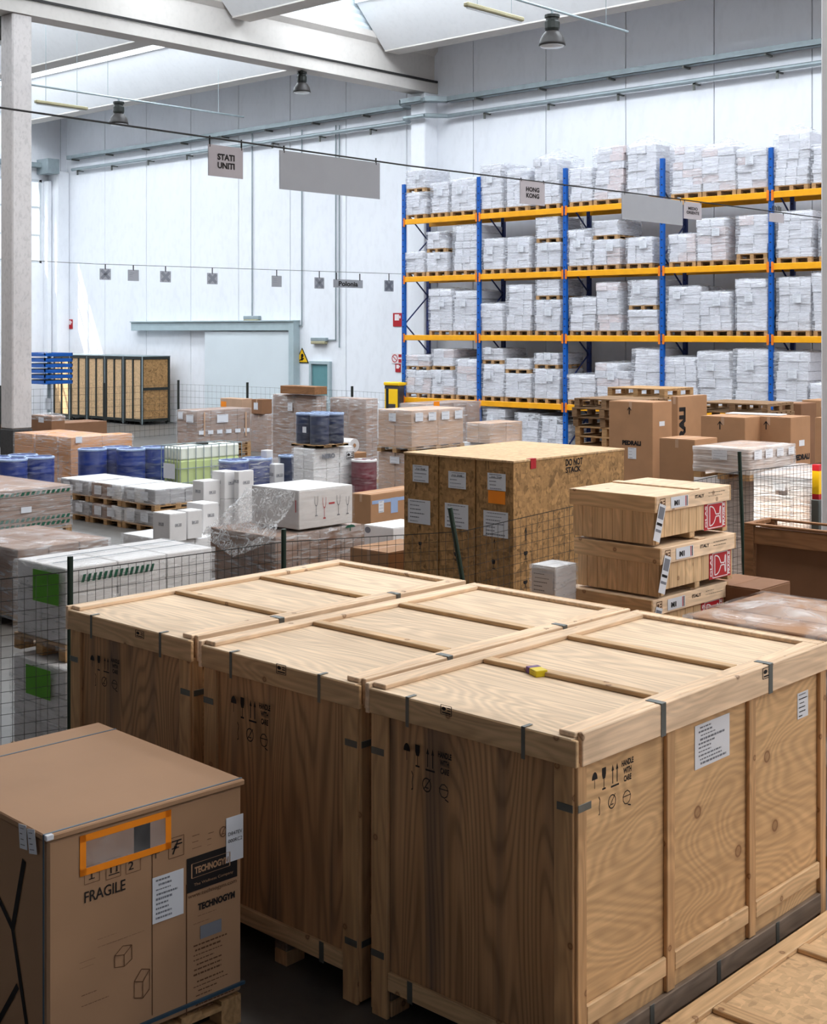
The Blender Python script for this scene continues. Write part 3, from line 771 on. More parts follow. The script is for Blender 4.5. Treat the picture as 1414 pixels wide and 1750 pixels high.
# signs on the wall
def flat(name, label, cat, pxa, pxb, pya, pyb, mat):
    xa, da = wpx(pxa, .02); xb, _ = wpx(pxb, .02); z1, z0 = zat(pya, da), zat(pyb, da)
    t = thing(name, label, cat, ((xa + xb) / 2, YW - .012, (z0 + z1) / 2))
    return t, xb - xa, z1 - z0
def up(m_): return Matrix.Translation(m_) @ Matrix.Rotation(math.pi / 2, 4, 'X')
t, w_, h_ = flat('warning_sign', 'yellow triangular warning sign beside the sliding door', 'sign', 505, 528, 594, 620, 'warn')
MB().prism([(-w_ / 2, -h_ / 2), (w_ / 2, -h_ / 2), (0, h_ / 2)], -.012, 0, 1).build('border', 'ink', t)
MB().prism([(-w_ * .41, -h_ * .44), (w_ * .41, -h_ * .44), (0, h_ * .39)], -.016, -.012, 1).build('face', 'warn', t)
mm = MB(); mm.poly(circ(.03 * w_, -.02 * h_, .1 * w_)); seg(mm, (0, -.1 * h_), (.02 * w_, -.34 * h_), .12 * w_); seg(mm, (-.18 * w_, -.34 * h_), (.16 * w_, -.2 * h_), .06 * w_)
o = mm.build('pictogram', 'ink', t); o.matrix_local = up((0, -.018, 0))
def redsign(label, *q):
    t, w_, h_ = flat('fire_sign', label, 'sign', *q, 'red')
    MB().box(-w_ / 2, w_ / 2, -.012, 0, -h_ / 2, h_ / 2).build('board', 'red', t)
    mm = MB(); seg(mm, (-.05 * w_, -.05 * h_), (-.05 * w_, .4 * h_), .5 * w_); seg(mm, (.3 * w_, .1 * h_), (.3 * w_, .3 * h_), .15 * w_)
    o = mm.build('pictogram', 'white', t); o.matrix_local = up((0, -.014, 0))
redsign('larger red fire-extinguisher sign on wall just left of rack', 672, 687, 535, 558)
redsign('small low red fire sign beneath the prohibition sign near rack', 676, 685, 622, 636)
redsign('small red fire sign near the far corner column', 115, 124, 546, 562)
t, w_, h_ = flat('prohibition_sign', 'round red-ringed prohibition sign with red plate beside it, near rack', 'sign', 670, 687, 604, 621, 'white')
mm = MB(); ring(mm, -.2 * w_, 0, .3 * w_, .07 * w_); seg(mm, (-.38 * w_, .2 * h_), (-.02 * w_, -.2 * h_), .06 * w_); seg(mm, (.32 * w_, .12 * h_), (.32 * w_, .42 * h_), .3 * w_); seg(mm, (.32 * w_, -.42 * h_), (.32 * w_, -.06 * h_), .3 * w_)
MB().box(-w_ / 2, w_ / 2, -.01, 0, -h_ / 2, h_ / 2).build('board', 'white', t)
o = mm.build('pictogram', 'red', t); o.matrix_local = up((0, -.012, 0))
# ================================================================== lamps hung from the roof
def bell_lamp(label, px, py, d, rod):
    x, y = P(px, d); z = zat(py, d)
    t = thing('bell_lamp', label, 'lamp', (x, y, z))
    MB().lathe([(.30, 0), (.29, .05), (.26, .16), (.19, .27), (.13, .33), (.0, .34)], n=24).build('shade', 'lamp_grey', t, True)
    MB().lathe([(.275, -.008), (.24, -.035), (.0, -.05)], n=24).build('glass', 'lamp_glass', t, True)
    MB().lathe([(.15, .33), (.17, .38), (.17, .52), (.14, .56), (.14, .60), (.17, .62), (.17, .68), (.0, .70)], n=12).build('ballast_housing', 'black', t)
    MB().tube((0, 0, .68), (0, 0, .8), .03).build('hanger', 'metal', t)
    return t, (x, y, z + .8)
RAIL = 'thin steel lamp rail hung from the roof '
def lamp_rail(label, a, b, drops):
    t = thing('lamp_rail', label, 'rail')
    MB().tube(a, b, .03, 8).build('rail', 'metal', t)
    for k in drops:
        p = Vector(a).lerp(Vector(b), k); MB().tube(p, (p[0], p[1], 12.1), .008, 4).build('drop_rod', 'metal', t)
def tube_lamp(label, pxa, pya, pxb, pyb, x):
    ya, da = onX(pxa, x); yb, db = onX(pxb, x); za, zb_ = zat(pya, da), zat(pyb, db); z = (za + zb_) / 2
    t = thing('tube_lamp', label, 'lamp', (x, (ya + yb) / 2, z)); L = (yb - ya) / 2
    MB().box(-.07, .07, -L, L, .0, .09, .02).build('housing', 'tube_cream', t)
    MB().tube((0, -L * .95, -.02), (0, L * .95, -.02), .022, 8).build('tube', 'lamp_glass', t)
    for k in (-.6, .6): MB().tube((0, L * k, .09), (0, L * k, 13.15 - z), .008, 5).build('hanger', 'metal', t)
    return t
for lab, px, py, d, xr, rng in (('dark bell lamp over the rack, hung in front of back wall', 944, 78, 30.0, None, (3.0, -12.0)),
                            ('dark bell lamp hanging just beneath the long cross beam', 515, 158, 38.4, None, None),
                            ('dark bell lamp farthest left, near the tall concrete column', 203, 212, 41.5, None, (5.0, -13.0))):
    _, top = bell_lamp(lab, px, py, d, None)
    if rng is None:
        _.scale = (.85, .85, .85); _.location.x = PILX; MB().tube((0, 0, .68), (0, 0, (10.9 - top[2] + .8) / .85), .05, 8).build('ceiling_mount', 'metal', _); continue
    lamp_rail(RAIL + {944: 'over the rack', 515: 'beside the cross beam', 203: 'above the left-hand aisle'}[px], (top[0], top[1] + rng[0], top[2]), (top[0], top[1] + rng[1], top[2]), (.06, .3, .55))
bell_lamp('dark bell lamp cut by the left edge of the photo', -2, 72, 33.0, None)
lx = P(944, 30.0)[0]
tube_lamp('cream fluorescent tube lamp on the rail over the rack', 796, 12, 893, 36, lx + .12)
lx = P(203, 41.5)[0]
tube_lamp('cream fluorescent tube lamp next to the tall concrete column', 60, 178, 149, 186, lx + .12)
# ================================================================== signs on overhead wires
XW = -13.0
def sgn(px, py): y, d = onX(px, XW); return y, zat(py, d)
WZ = 5.88
tag(MB().path([(XW, 1.0, WZ + .06), (XW, 8, WZ), (XW, 14, WZ - .04), (XW, 20, WZ), (XW, 29.56, WZ + .02)], .012, 5).build('sign_wire', 'cable'), 'dark overhead wire carrying destination signs across the hall to the rack', 'wire')
def hang(name, label, pxa, pxb, pyt, pyb, mat, words=None, bold=0.02, ww=.62, hh=.52):
    ya, da = onX(pxa, XW); yb, db = onX(pxb, XW); yc_ = (ya + yb) / 2; dc = (da + db) / 2
    zt_ = min(zat(pyt, dc), WZ - .02); zb_ = zat(pyb, dc); W, HH = yb - ya, zt_ - zb_
    t = thing(name, label, 'sign', (XW, yc_, zb_))
    MB().box(-.006, .006, -W / 2, W / 2, 0, HH).build('board', mat, t)
    for k in (-.46, .46): MB().box(-.008, .008, W * k - .006, W * k + .006, HH - .03, WZ - zb_ + .005).build('clip', 'ink', t)
    if words:
        mt = Matrix(((0, 0, 1, .009), (1, 0, 0, 0), (0, 1, 0, HH * .5), (0, 0, 0, 1)))
        text('printed_text', words, t, mt, W * ww, HH * hh, bold)
    return t
hang('hanging_sign', 'grey paper sign reading STATI UNITI hung on the overhead wire', 356, 415, 250, 303, 'sign_paper', 'STATI\nUNITI', .025, .5, .48)
hang('blank_sign', 'larger blank grey panel hung next to the STATI UNITI sign', 478, 649, 268, 332, 'sign_grey')
hang('hanging_sign', 'grey paper sign reading HONG KONG hung before the rack', 889, 931, 307, 350, 'sign_paper', 'HONG\nKONG', .025, .54, .46)
hang('blank_sign', 'blank grey panel hung between HONG KONG and MEDIO ORIENTE signs', 1063, 1167, 336, 380, 'sign_grey')
hang('hanging_sign', 'grey paper sign reading MEDIO ORIENTE hung on the wire', 1169, 1199, 338, 375, 'sign_paper', 'MEDIO\nORIENTE', .02, .72, .42)
t = hang('hanging_sign', 'small paper sign with smudged dark lettering at far end of wire', 1315, 1340, 347, 380, 'sign_paper')
HH = .42
for k in range(7): MB().box(.0065, .0085, -.2 + .058 * k, -.165 + .058 * k, HH * .55, HH * .55 + (.1 if k % 3 else .085)).build('print', 'ink', t)
MB().box(.0065, .0085, -.2, .1, HH * .82, HH * .84).build('print', 'ink_grey', t)
# second wire, further off
XW2 = -29.6; WZ2 = 5.22
y9, d9 = onX(0, XW2)
tag(MB().path([(XW2, 8, WZ2 + .08), (XW2, 20, WZ2), (XW2, YW, WZ2 + .1)], .01, 4).build('sign_wire', 'metal_dark'), 'thin farther wire with small grey signs before the white back wall', 'wire')
for i, px in enumerate((180, 228, 283, 363, 473, 546, 665)):
    y, d = onX(px, XW2); hw = 8.5 * d / F / .76
    where = ('leftmost, close to the tall column', 'second from the left, plain faced', 'third from the left', 'above the sliding door leaf', 'plain, right of the sliding door centre', 'just left of the Polonia sign', 'right of the Polonia sign, near rack')[i]
    t = thing('hanging_sign', 'small square grey sign on the far wire, ' + where, 'sign', (XW2, y, WZ2 - 2 * hw - .06), 0, 'small signs on the far wire')
    hh = hw * 1.7
    MB().box(-.006, .006, -hw, hw, 0, hh).build('board', 'sign_grey', t)
    wz = WZ2 + .1 * (y - 20) / (YW - 20) if y > 20 else WZ2
    MB().box(-.008, .008, -.012, .012, hh - .02, 2 * hw + .06 + wz - WZ2).build('clip', 'ink', t)
    if i in (0, 2, 3, 5, 6):
        me = mesh_cached(('symbol', 'cross'), lambda: icon('cross'), 'ink_grey'); o = obj('printed_symbol', me, t)
        o.matrix_local = Matrix(((0, 0, 1, .009), (1, 0, 0, 0), (0, 1, 0, hh * .5), (0, 0, 0, 1))) @ Matrix.Diagonal((hw * 1.7, hh * .9, 1, 1))
    else:
        mm = lines_mesh(hw * 1.8, hh, 3, i, .7, .4); o = mm.build('print', 'ink_grey', t); o.matrix_local = Matrix(((0, 0, 1, .009), (1, 0, 0, 0), (0, 1, 0, hh * .5), (0, 0, 0, 1)))
ya, da = onX(570, XW2); yb, db = onX(620, XW2)
t = thing('hanging_sign', 'wide grey sign reading Polonia on the far wire', 'sign', (XW2, (ya + yb) / 2, zat(491, da)))
W, HH = yb - ya, zat(477, da) - zat(491, da)
MB().box(-.006, .006, -W / 2, W / 2, 0, HH).build('board', 'sign_grey', t)
for k in (-.4, .4): MB().box(-.008, .008, W * k - .015, W * k + .015, HH - .02, WZ2 + .05 - zat(491, da)).build('clip', 'ink', t)
text('printed_text', 'Polonia', t, Matrix(((0, 0, 1, .01), (1, 0, 0, -.0), (0, 1, 0, HH * .48), (0, 0, 0, 1))), W * .66, HH * .62, .02)
# ================================================================== pallet rack
RY, RD = 29.6, 1.1
UX = [onY(px, RY)[0] for px in (690, 818.5, 966, 1132, 1318)]
UX.append(UX[-1] + (UX[4] - UX[0]) / 4)
BZ = [1.43, 3.29, 5.03, 6.75]           # beam centre heights
BH = .079
rack = thing('pallet_rack', 'tall blue and orange pallet rack along the white back wall', 'rack', (0, 0, 0))
def upright(x, y, mat):
    m = MB()
    m.box(x - .055, x + .055, y - .02, y + .0, 0, 7.89); m.box(x - .055, x - .045, y, y + .07, 0, 7.89); m.box(x + .045, x + .055, y, y + .07, 0, 7.89)
    o = m.build('upright', mat, rack)
    h_ = MB()
    for k in range(38): h_.box(x - .02, x + .02, y - .0215, y - .0205, .2 + .2 * k, .23 + .2 * k)
    h_.build('slot_holes', 'ink', o)['kind'] = 'stuff'
for i, x in enumerate(UX):
    upright(x, RY, 'steel_blue'); upright(x, RY + RD, 'steel_navy')
    z = .3; k = 0
    while z + .85 < 7.8:
        a, b = (RY + .06, RY + RD) if k % 2 == 0 else (RY + RD, RY + .06)
        MB().tube((x, a, z), (x, b, z + .85), .022, 6).build('brace', 'steel_navy', rack); z += .85; k += 1
for i in range(5):
    xa, xb = UX[i] + .06, UX[i + 1] - .06
    for z in BZ:
        for y in (RY - .01, RY + RD):
            o = cbox('beam', rack, 'beam', xa, xb, y - .025, y + .025, z - BH, z + BH, .01)
            if y < RY + .1:
                for xx in (xa, xb): c_ = cbox('connector', o, 'beam_conn', -.03, .03, -.04, -.02, -BH - .06, BH + .04, .004); c_.location = (xx - (xa + xb) / 2, -.03, -.01)
LV = {'topmost beam level': 3, 'second level from the top': 2, 'third level from the top': 1, 'lowest beam level': 0}
ORD = ['first', 'second', 'third', 'fourth', 'fifth']
# (level, bay, [ (px left, px right, py top, [split py] , kind) ... ])
RACK = [
 ('topmost beam level', 0, [(693, 727, 291, 328), (736, 764, 312, 0), (769, 813, 305, 0)]),
 ('topmost beam level', 1, [(822, 858, 281, 0), (864, 902, 289, 0), (915, 956, 269, 0)]),
 ('topmost beam level', 2, [(973, 1011, 287, 0), (1014, 1062, 251, 0), (1071, 1121, 248, 0)]),
 ('topmost beam level', 3, [(1146, 1199, 249, 0), (1200, 1257, 251, 0), (1259, 1312, 253, 0)]),
 ('topmost beam level', 4, [(1324, 1381, 228, 0), (1387, 1440, 245, 0)]),
 ('second level from the top', 0, [(691, 725, 431, 0), (728, 763, 396, 431), (774, 815, 386, 0)]),
 ('second level from the top', 1, [(824, 859, 408, 0), (864, 904, 406, 0), (915, 957, 371, 414)]),
 ('second level from the top', 2, [(968, 1009, 393, 0), (1012, 1057, 377, 409), (1070, 1114, 406, 0)]),
 ('second level from the top', 3, [(1143, 1189, 400, 0), (1191, 1241, 373, 0), (1258, 1312, 368, -1)]),
 ('second level from the top', 4, [(1327, 1387, 361, 0), (1400, 1440, 375, 0)]),
 ('third level from the top', 0, [(733, 772, 494, 0), (774, 816, 497, 0)]),
 ('third level from the top', 1, [(820, 860, 519, 0), (865, 905, 487, 0), (914, 957, 478, 512)]),
 ('third level from the top', 2, [(974, 1017, 509, 0), (1021, 1059, 483, 0), (1073, 1124, 479, 529)]),
 ('third level from the top', 3, [(1139, 1195, 490, 0), (1196, 1249, 499, 0), (1258, 1312, 477, 0)]),
 ('third level from the top', 4, [(1328, 1384, 474, 0), (1390, 1440, 466, 0)]),
 ('lowest beam level', 0, [(692, 734, 607, 632), (737, 775, 597, 632), (779, 815, 614, 0)]),
 ('lowest beam level', 1, [(823, 860, 596, 622), (862, 906, 613, 638), (912, 956, 604, 630)]),
 ('lowest beam level', 2, [(967, 1015, 641, 0), (1018, 1077, 621, 0), (1080, 1126, 597, 0)]),
 ('lowest beam level', 3, [(1135, 1192, 611, 0), (1194, 1251, 601, 0), (1254, 1312, 597, 0)]),
 ('lowest beam level', 4, [(1320, 1378, 602, 0), (1383, 1440, 656, 0)]),
]
POSN = {3: ('left', 'middle', 'right'), 2: ('left', 'right')}
def rack_load(x0, x1, z0, z1, label, group, pal=.13, dep=1.1, top=0.0, pink=False):
    w_ = x1 - x0; h_ = z1 - z0
    y = RY + .02 + dep / 2
    t = thing('wrapped_load', label, 'pallet load', ((x0 + x1) / 2, y, z0), rad(R.uniform(-.8, .8)), group)
    add_pallet(t, w_ * .99, dep, pal)
    nz = max(2, round((h_ - pal) / .21)); nx = 2 if w_ < .95 else 3
    if R.random() < .3: nx += 1
    hh = h_ - pal; lean = R.uniform(-.02, .02)
    mats = ['bundle', 'bundle', 'bundle_pink'] if pink else ['bundle']
    for k in range(nz):
        zz0 = pal + hh * k / nz; zz1 = pal + hh * (k + 1) / nz
        sh = R.uniform(-.022, .022) + lean * k; cw = (w_ - .03) / nx
        for i in range(nx):
            x = -w_ / 2 + .015 + cw * i
            if k == nz - 1 and nx > 2 and i == nx - 1 and R.random() < .3: continue
            o = cbox('carton', t, R.choice(mats), x + .002, x + round(cw, 2) - .002, -dep / 2 + .02, dep / 2 - .03, zz0, zz1 - .003, .009)
            o.location.x += sh; o.location.y += R.uniform(-.025, .02)
    add_wrap(t, w_ + .02, dep, hh + .01, pal, 'film_rack', .02, top)
    if R.random() < .35:
        lw_ = .21; lh = .2; zz = pal + hh * R.uniform(.6, .85); xx = R.uniform(-.2, .2) * w_
        o = MB().box(-lw_ / 2, lw_ / 2, -.001, .001, -lh / 2, lh / 2).build('paper_label', 'paper', t); o.location = (xx, -dep / 2 - .05, zz)
        p = lines_mesh(lw_, lh, 5, R.randint(0, 99)).build('print', 'ink_grey', o); p.matrix_local = Matrix.Translation((0, -.003, 0)) @ Matrix.Rotation(math.pi / 2, 4, 'X')
    return t
for lev, bay, items in RACK:
    li = LV[lev]; zb = BZ[li] + BH
    for i, (pa, pb, pt, split) in enumerate(items):
        xa, da = onY(pa, RY); xb, db = onY(pb, RY); dm = (da + db) / 2
        xa = max(xa, UX[bay] + .075)
        if bay < 4 or True: xb = min(xb, UX[bay + 1] - .075)
        z1 = zat(pt, dm)
        if li < 3: z1 = min(z1, BZ[li + 1] - BH - .06)
        where = '%s of %s bay, %s' % (POSN[len(items)][i], ORD[bay], lev)
        g = 'wrapped loads on the pallet rack'
        pink = bay == 0 and li == 0 or bay == 2 and i == 1 or bay == 3 and li > 1
        tp = .28 if (li == 3 and (bay, i) in ((4, 0), (2, 2), (3, 1), (1, 2))) else .05
        if split > 0:
            zs = zat(split, dm)
            rack_load(xa, xb, zb, zs - .01, 'white wrapped cartons, lower tier, ' + where, g, pink=pink)
            rack_load(xa + .03, xb - .03, zs, z1, 'white wrapped cartons, upper tier, ' + where, g, .11, pink=pink)
        elif split == -1:
            t = thing('empty_pallet', 'bare wooden pallet beneath a load, ' + where, 'pallet', ((xa + xb) / 2, RY + .57, zb)); add_pallet(t, (xb - xa), 1.1, .13)
            rack_load(xa + .01, xb - .01, zb + .13, z1, 'white wrapped cartons on spare pallet, ' + where, g, pink=pink)
        else:
            rack_load(xa, xb, zb, z1, 'white wrapped carton load, ' + where, g, top=tp, pink=pink)
# on the floor beneath the rack
for pa, pb, pt, lab in ((694, 735, 684, 'white wrapped load on floor beneath rack, first bay'), (826, 860, 684, 'white wrapped load on floor beneath rack, left of second bay'),
                        (880, 917, 706, 'white wrapped load with dark top beneath rack, middle second bay'), (922, 962, 712, 'white wrapped load with dark top beneath rack, right second bay'),
                        (772, 815, 700, 'white wrapped load on floor beneath rack, right of first bay')):
    xa, da = onY(pa, RY); xb, db = onY(pb, RY)
    z1 = zat(pt, (da + db) / 2); t = rack_load(xa, min(xb, xb), 0, min(z1, 1.28), lab, 'loads on the floor beneath the rack')
    if 'dark' in lab:
        me = shell_mb(xb - xa, 1.0, .16, .04, 3, 6, .1).mesh('cover', True); me.materials.append(M['felt']); o = obj('dark_cover', me, t); o.location = (0, 0, z1 - .16)
# ================================================================== the three big plywood crates
CW, CLN, CH, CROT = 1.335, 2.48, 1.695, -0.5
a_ = rad(CROT); E1 = Vector((math.cos(a_), math.sin(a_))); E2 = Vector((-math.sin(a_), math.cos(a_)))
C0 = Vector(at(985, 1257, CH))
def crate(label, corner, front_stain=True):
    c = corner - E1 * CW / 2 + E2 * CLN / 2
    t = thing('plywood_crate', label, 'crate', (c[0], c[1], 0), a_, 'big plywood crates')
    B = Box(t, CW, CLN, CH)
    w2, l2 = CW / 2, CLN / 2
    bw, bl = w2 - .03, l2 - .03            # body sits just inside the lid
    z0, zl = .15, CH - .135
    for x in (-bw + .06, 0, bw - .06):      # skids with feet
        cbox('skid', t, 'grey_wood', x - .05, x + .05, -bl + .02, bl - .02, .08, z0, .006)
        for y in (-bl + .09, 0, bl - .09): cbox('foot', t, 'pine_z', x - .05, x + .05, y - .07, y + .07, 0, .08, .005)
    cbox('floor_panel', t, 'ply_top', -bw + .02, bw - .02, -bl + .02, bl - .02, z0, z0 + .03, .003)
    # plywood walls
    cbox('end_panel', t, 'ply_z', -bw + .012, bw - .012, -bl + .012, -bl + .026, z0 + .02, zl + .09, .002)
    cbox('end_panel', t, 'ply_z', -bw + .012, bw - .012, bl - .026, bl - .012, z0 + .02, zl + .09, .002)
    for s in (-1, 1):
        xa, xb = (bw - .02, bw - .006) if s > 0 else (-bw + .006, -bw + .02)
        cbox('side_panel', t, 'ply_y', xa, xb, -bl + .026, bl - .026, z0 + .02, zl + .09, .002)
    # front end: posts at the corners and a bottom board
    for sy in (-1, 1):
        ya, yb = (-bl - .012, -bl + .012) if sy < 0 else (bl - .012, bl + .012)
        for x0 in (-bw, bw - .11): cbox('corner_post', t, 'pine_z', x0, x0 + .11, ya, yb, .0 if x0 < 0 else .0, zl, .004)
        cbox('bottom_board', t, 'pine_x', -bw + .112, bw - .112, ya, yb, .15, .245, .004)
    # long sides: battens with boards between, and the low skid board
    n = 4; ys = [-bl + .012 + .05 + (2 * bl - .024 - .1) * i / n for i in range(n + 1)]
    n = 3; ys = [-bl + .035, -l2 + .80, -l2 + 1.60, bl - .035]
    for s in (-1, 1):
        def X(a, b): return (bw - .006 + a, bw - .006 + b) if s > 0 else (-bw + .006 - b, -bw + .006 - a)
        for i, y in enumerate(ys):
            hwid = .035
            xa, xb = X(0, .024); cbox('batten', t, 'pine_z', xa, xb, y - hwid, y + hwid, .268 if 0 < i < n else .02, zl, .004)
        for p, q in zip(ys, ys[1:]):
            xa, xb = X(0, .022); cbox('side_board', t, 'pine_y', xa, xb, p + hwid + .003, q - hwid - .003, .35, .445, .006)
        xa, xb = X(0, .03); cbox('skid_board', t, 'grey_wood', xa, xb, -bl + .073, bl - .073, .155, .264, .004)
        for y in (-.62, .0, .62): xa, xb = X(.03, .033); cbox('metal_clip', t, 'metal_dark', xa, xb, y - .018, y + .018, .15, .268, .001)
    # lid
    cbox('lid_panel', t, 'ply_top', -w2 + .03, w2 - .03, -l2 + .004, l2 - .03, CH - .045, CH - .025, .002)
    for s in (-1, 1):
        xa, xb = (w2 - .028, w2) if s > 0 else (-w2, -w2 + .028)
        cbox('lid_side_board', t, 'pine_lit', xa, xb, -l2 + (.05 if s > 0 else .0), l2, CH - .155, CH - .002, .004)
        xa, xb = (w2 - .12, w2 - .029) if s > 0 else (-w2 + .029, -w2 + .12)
        cbox('lid_batten', t, 'pine_lit', xa, xb, -l2 + .03, l2 - .10, CH - .025, CH, .004)
    cbox('lid_end_board', t, 'pine_x', -w2 + .03, w2 - (.0), -l2 - .0, -l2 + .024, CH - .15, CH - .028, .004)
    cbox('lid_end_board', t, 'pine_x', -w2 + .03, w2 - .03, l2 - .026, l2, CH - .15, CH - .002, .004)
    cbox('lid_batten', t, 'pine_lit', -w2 + .03, w2 - .03, l2 - .099, l2 - .03, CH - .025, CH, .004)
    for y in (-l2 + .83, -l2 + 1.60): cbox('lid_batten', t, 'pine_x', -w2 + .122, w2 - .122, y - .035, y + .035, CH - .025, CH, .004)
    # clips over the lid edges and round the corners
    for y in (-l2 + .71, l2 - .71):
        cbox('metal_clip', t, 'metal_dark', w2 + .0005, w2 + .003, y - .022, y + .022, CH - .16, CH + .0005, .001)
        cbox('metal_clip', t, 'metal_dark', w2 - .09, w2 + .003, y - .022, y + .022, CH + .0005, CH + .003, .001)
    for x in (-w2 + .3, w2 - .3):
        cbox('metal_clip', t, 'metal_dark', x - .011, x + .011, -l2 - .003, -l2 - .0005, CH - .17, CH - .02, .001)
        cbox('metal_clip', t, 'metal_dark', x - .011, x + .011, -l2 - .003, -l2 + .06, CH - .022, CH - .0195, .001)
        cbox('metal_clip', t, 'metal_dark', x - .018, x + .018, -bl - .015, -bl - .0125, .14, .25, .001)
    for x in (-bw, bw - .11):
        for z in (.30, CH - .36):
            cbox('metal_clip', t, 'metal_dark', x + (.0 if x < 0 else .02), x + (.09 if x < 0 else .11), -bl - .0155, -bl - .0125, z, z + .035, .001)
    for z in (.30, CH - .36): cbox('metal_clip', t, 'metal_dark', bw + .0185, bw + .021, -bl, -bl + .1, z, z + .035, .001)
    return B
G = .045
B1 = crate('nearest big plywood crate, right one of three, with long side facing right', C0)
B2 = crate('middle one of the three big plywood crates, standing between the other two', C0 - E1 * (CW + G))
B3 = crate('farthest big plywood crate, left one of three, by the wire fence', C0 - E1 * (2 * CW + 2 * G + .05) + E2 * .02)
# print sits on the panels, a little behind the fitted face
def stencil(B, q, face, s):
    """umbrella, glass, arrows and HANDLE WITH CARE over a row of handling rings; q = pixel box"""
    x0, y0, x1, y1 = q; W_ = x1 - x0; HH = y1 - y0
    e = -.030 if face == 'front' else -.034
    e = -.0170 if face == 'front' else -.0355
    k = B
    def qq(a, b, c, d): return (x0 + W_ * a, y0 + HH * b + s * (a + c) / 2, x0 + W_ * c, y0 + HH * d + s * (a + c) / 2)
    bicon(k, 'umbrella', qq(.0, .08, .16, .46), face, e=e); bicon(k, 'glass', qq(.22, .04, .38, .5), face, e=e)
    bicon(k, 'arrows', qq(.46, .02, .66, .5), face, e=e); btext(k, 'HANDLE\nWITH\nCARE', qq(.72, .0, 1.0, .46), face, bold=.03, e=e)
    bicon(k, 'hook', qq(.12, .62, .26, 1.0), face, e=e); bicon(k, 'ring', qq(.38, .62, .6, .98), face, e=e); bicon(k, 'hand', qq(.72, .62, .96, 1.0), face, e=e)
stencil(B1, (685, 1262, 768, 1345), 'front', 30)
stencil(B1, (1022, 1318, 1094, 1400), 'right', -22)
stencil(B2, (390, 1182, 458, 1260), 'front', 26)
stencil(B3, (150, 1115, 200, 1170), 'front', 14)
paper(B1, (1198, 1232, 1257, 1306), 'right', 10, e=-.0345, seed=3)
paper(B1, (1373, 1184, 1391, 1228), 'right', 6, e=-.0345, seed=4, ink='ink')
bicon(B1, 'stamp', (754, 1206, 772, 1222), 'front', e=.001); bicon(B2, 'stamp', (473, 1136, 489, 1152), 'front', e=.001); bicon(B3, 'stamp', (232, 1078, 246, 1090), 'front', e=.001)
bicon(B1, 'stamp', (1304, 1140, 1320, 1158), 'right', e=.001)
# small carton lying on the nearest crate
x, y = at(918, 1153, CH - .025)
t = thing('small_carton', 'tiny yellow and purple carton lying on the nearest crate lid', 'box', (x, y, CH - .025), rad(-24))
MB().box(-.055, .055, -.035, .035, 0, .035, .003).build('body', 'yellow_lab', t)
MB().box(-.0565, -.02, -.0365, .0365, .002, .0365, .002).build('purple_end', 'purple', t)
o = lines_mesh(.06, .03, 3, 5).build('print', 'ink', t); o.matrix_local = Matrix(((1, 0, 0, .02), (0, 0, -1, -.0362), (0, 1, 0, .018), (0, 0, 0, 1)))
# ================================================================== cardboard box, lower left
B = fitbox('cardboard_box', 'very large brown cardboard box with orange framed pocket, lower left foreground', 'box', -150, 80, 419, 1430, 1.23, .16, -3.0)
W, L, HH = B.w, B.l, B.h; o = B.o
MB().box(-W / 2 + .012, W / 2 - .012, -L / 2 + .012, L / 2 - .012, 0, HH - .03, .012).build('body', 'card_box', o)
MB().box(-W / 2, W / 2, -L / 2, L / 2, HH - .03, HH, .006).build('lid', 'card_box', o)
B.w -= .024; B.l -= .024
for z in (.0,): pass
def band(name, vs, r=.007): 
    return MB().path(vs, r, 5).build(name, 'strap_teal', o)
w2, l2 = W / 2, L / 2
sx0 = B.uv(193, 1247, 'top')[0]
for x in (sx0, w2 - .028):
    MB().box(x - .006, x + .006, -l2, l2, HH, HH + .002).box(x - .006, x + .006, -l2 - .002, -l2, 0, HH + .002).build('strap', 'strap_teal', o)
MB().box(w2 - .0125, w2 + .001, -l2, l2, .035, .05).build('strap', 'strap_teal', o)
add_pallet(o, W - .03, L - .03, .144, -.16, 'pallet')
f = 'right'
def fq(q, name, mat, e=.002): return patch(B, q, f, mat, name, e)
# orange tape frame round a clear pocket
u, v, ww, hh = B.quad(136, 1406, 292, 1474, f)
bm = MB(); tt = .032
sl = Matrix.Identity(4)
for (xa, xb, ya, yb) in ((-ww / 2, ww / 2, hh / 2 - tt, hh / 2), (-ww / 2, ww / 2, -hh / 2, -hh / 2 + tt), (-ww / 2, -ww / 2 + tt, -hh / 2, hh / 2), (ww / 2 - tt, ww / 2, -hh / 2, hh / 2)): bm.box(xa, xb, ya, yb, 0, .001)
fr = bm.build('orange_tape_frame', 'orange', o); fr.matrix_local = B.mat(u, v, f, .003)
pk = MB().box(-ww / 2 + tt, ww / 2 - tt, -hh / 2 + tt, hh / 2 - tt, 0, .002).build('clear_pocket', 'felt', o); pk.matrix_local = B.mat(u, v, f, .001); pk.data.materials[0] = M['card_grey']
fi = MB().box(-ww / 2 + tt, ww / 2 - tt, -hh / 2 + tt, hh / 2 - tt, 0, .001).build('film', 'film_drum', pk); fi.location = (0, 0, .003)
dk = MB().box(ww * .08, ww * .26, -hh / 2 + tt, hh / 2 - tt, 0, .001).build('dark_insert', 'ink', pk); dk.location = (0, 0, .0022)
paper(B, (260, 1492, 313, 1570), f, 9, seed=8, ink='ink_grey'); paper(B, (386, 1394, 415, 1470), f, 0, name='paper_label')
btext(B, 'D847EV', (389, 1419, 413, 1425), f, mat='ink', e=.006); btext(B, '000RC2', (389, 1431, 413, 1437), f, mat='ink', e=.006)
bicon(B, 'glass', (147, 1482, 166, 1502), f); bicon(B, 'frame', (144, 1478, 170, 1508), f, 'ink_brown')
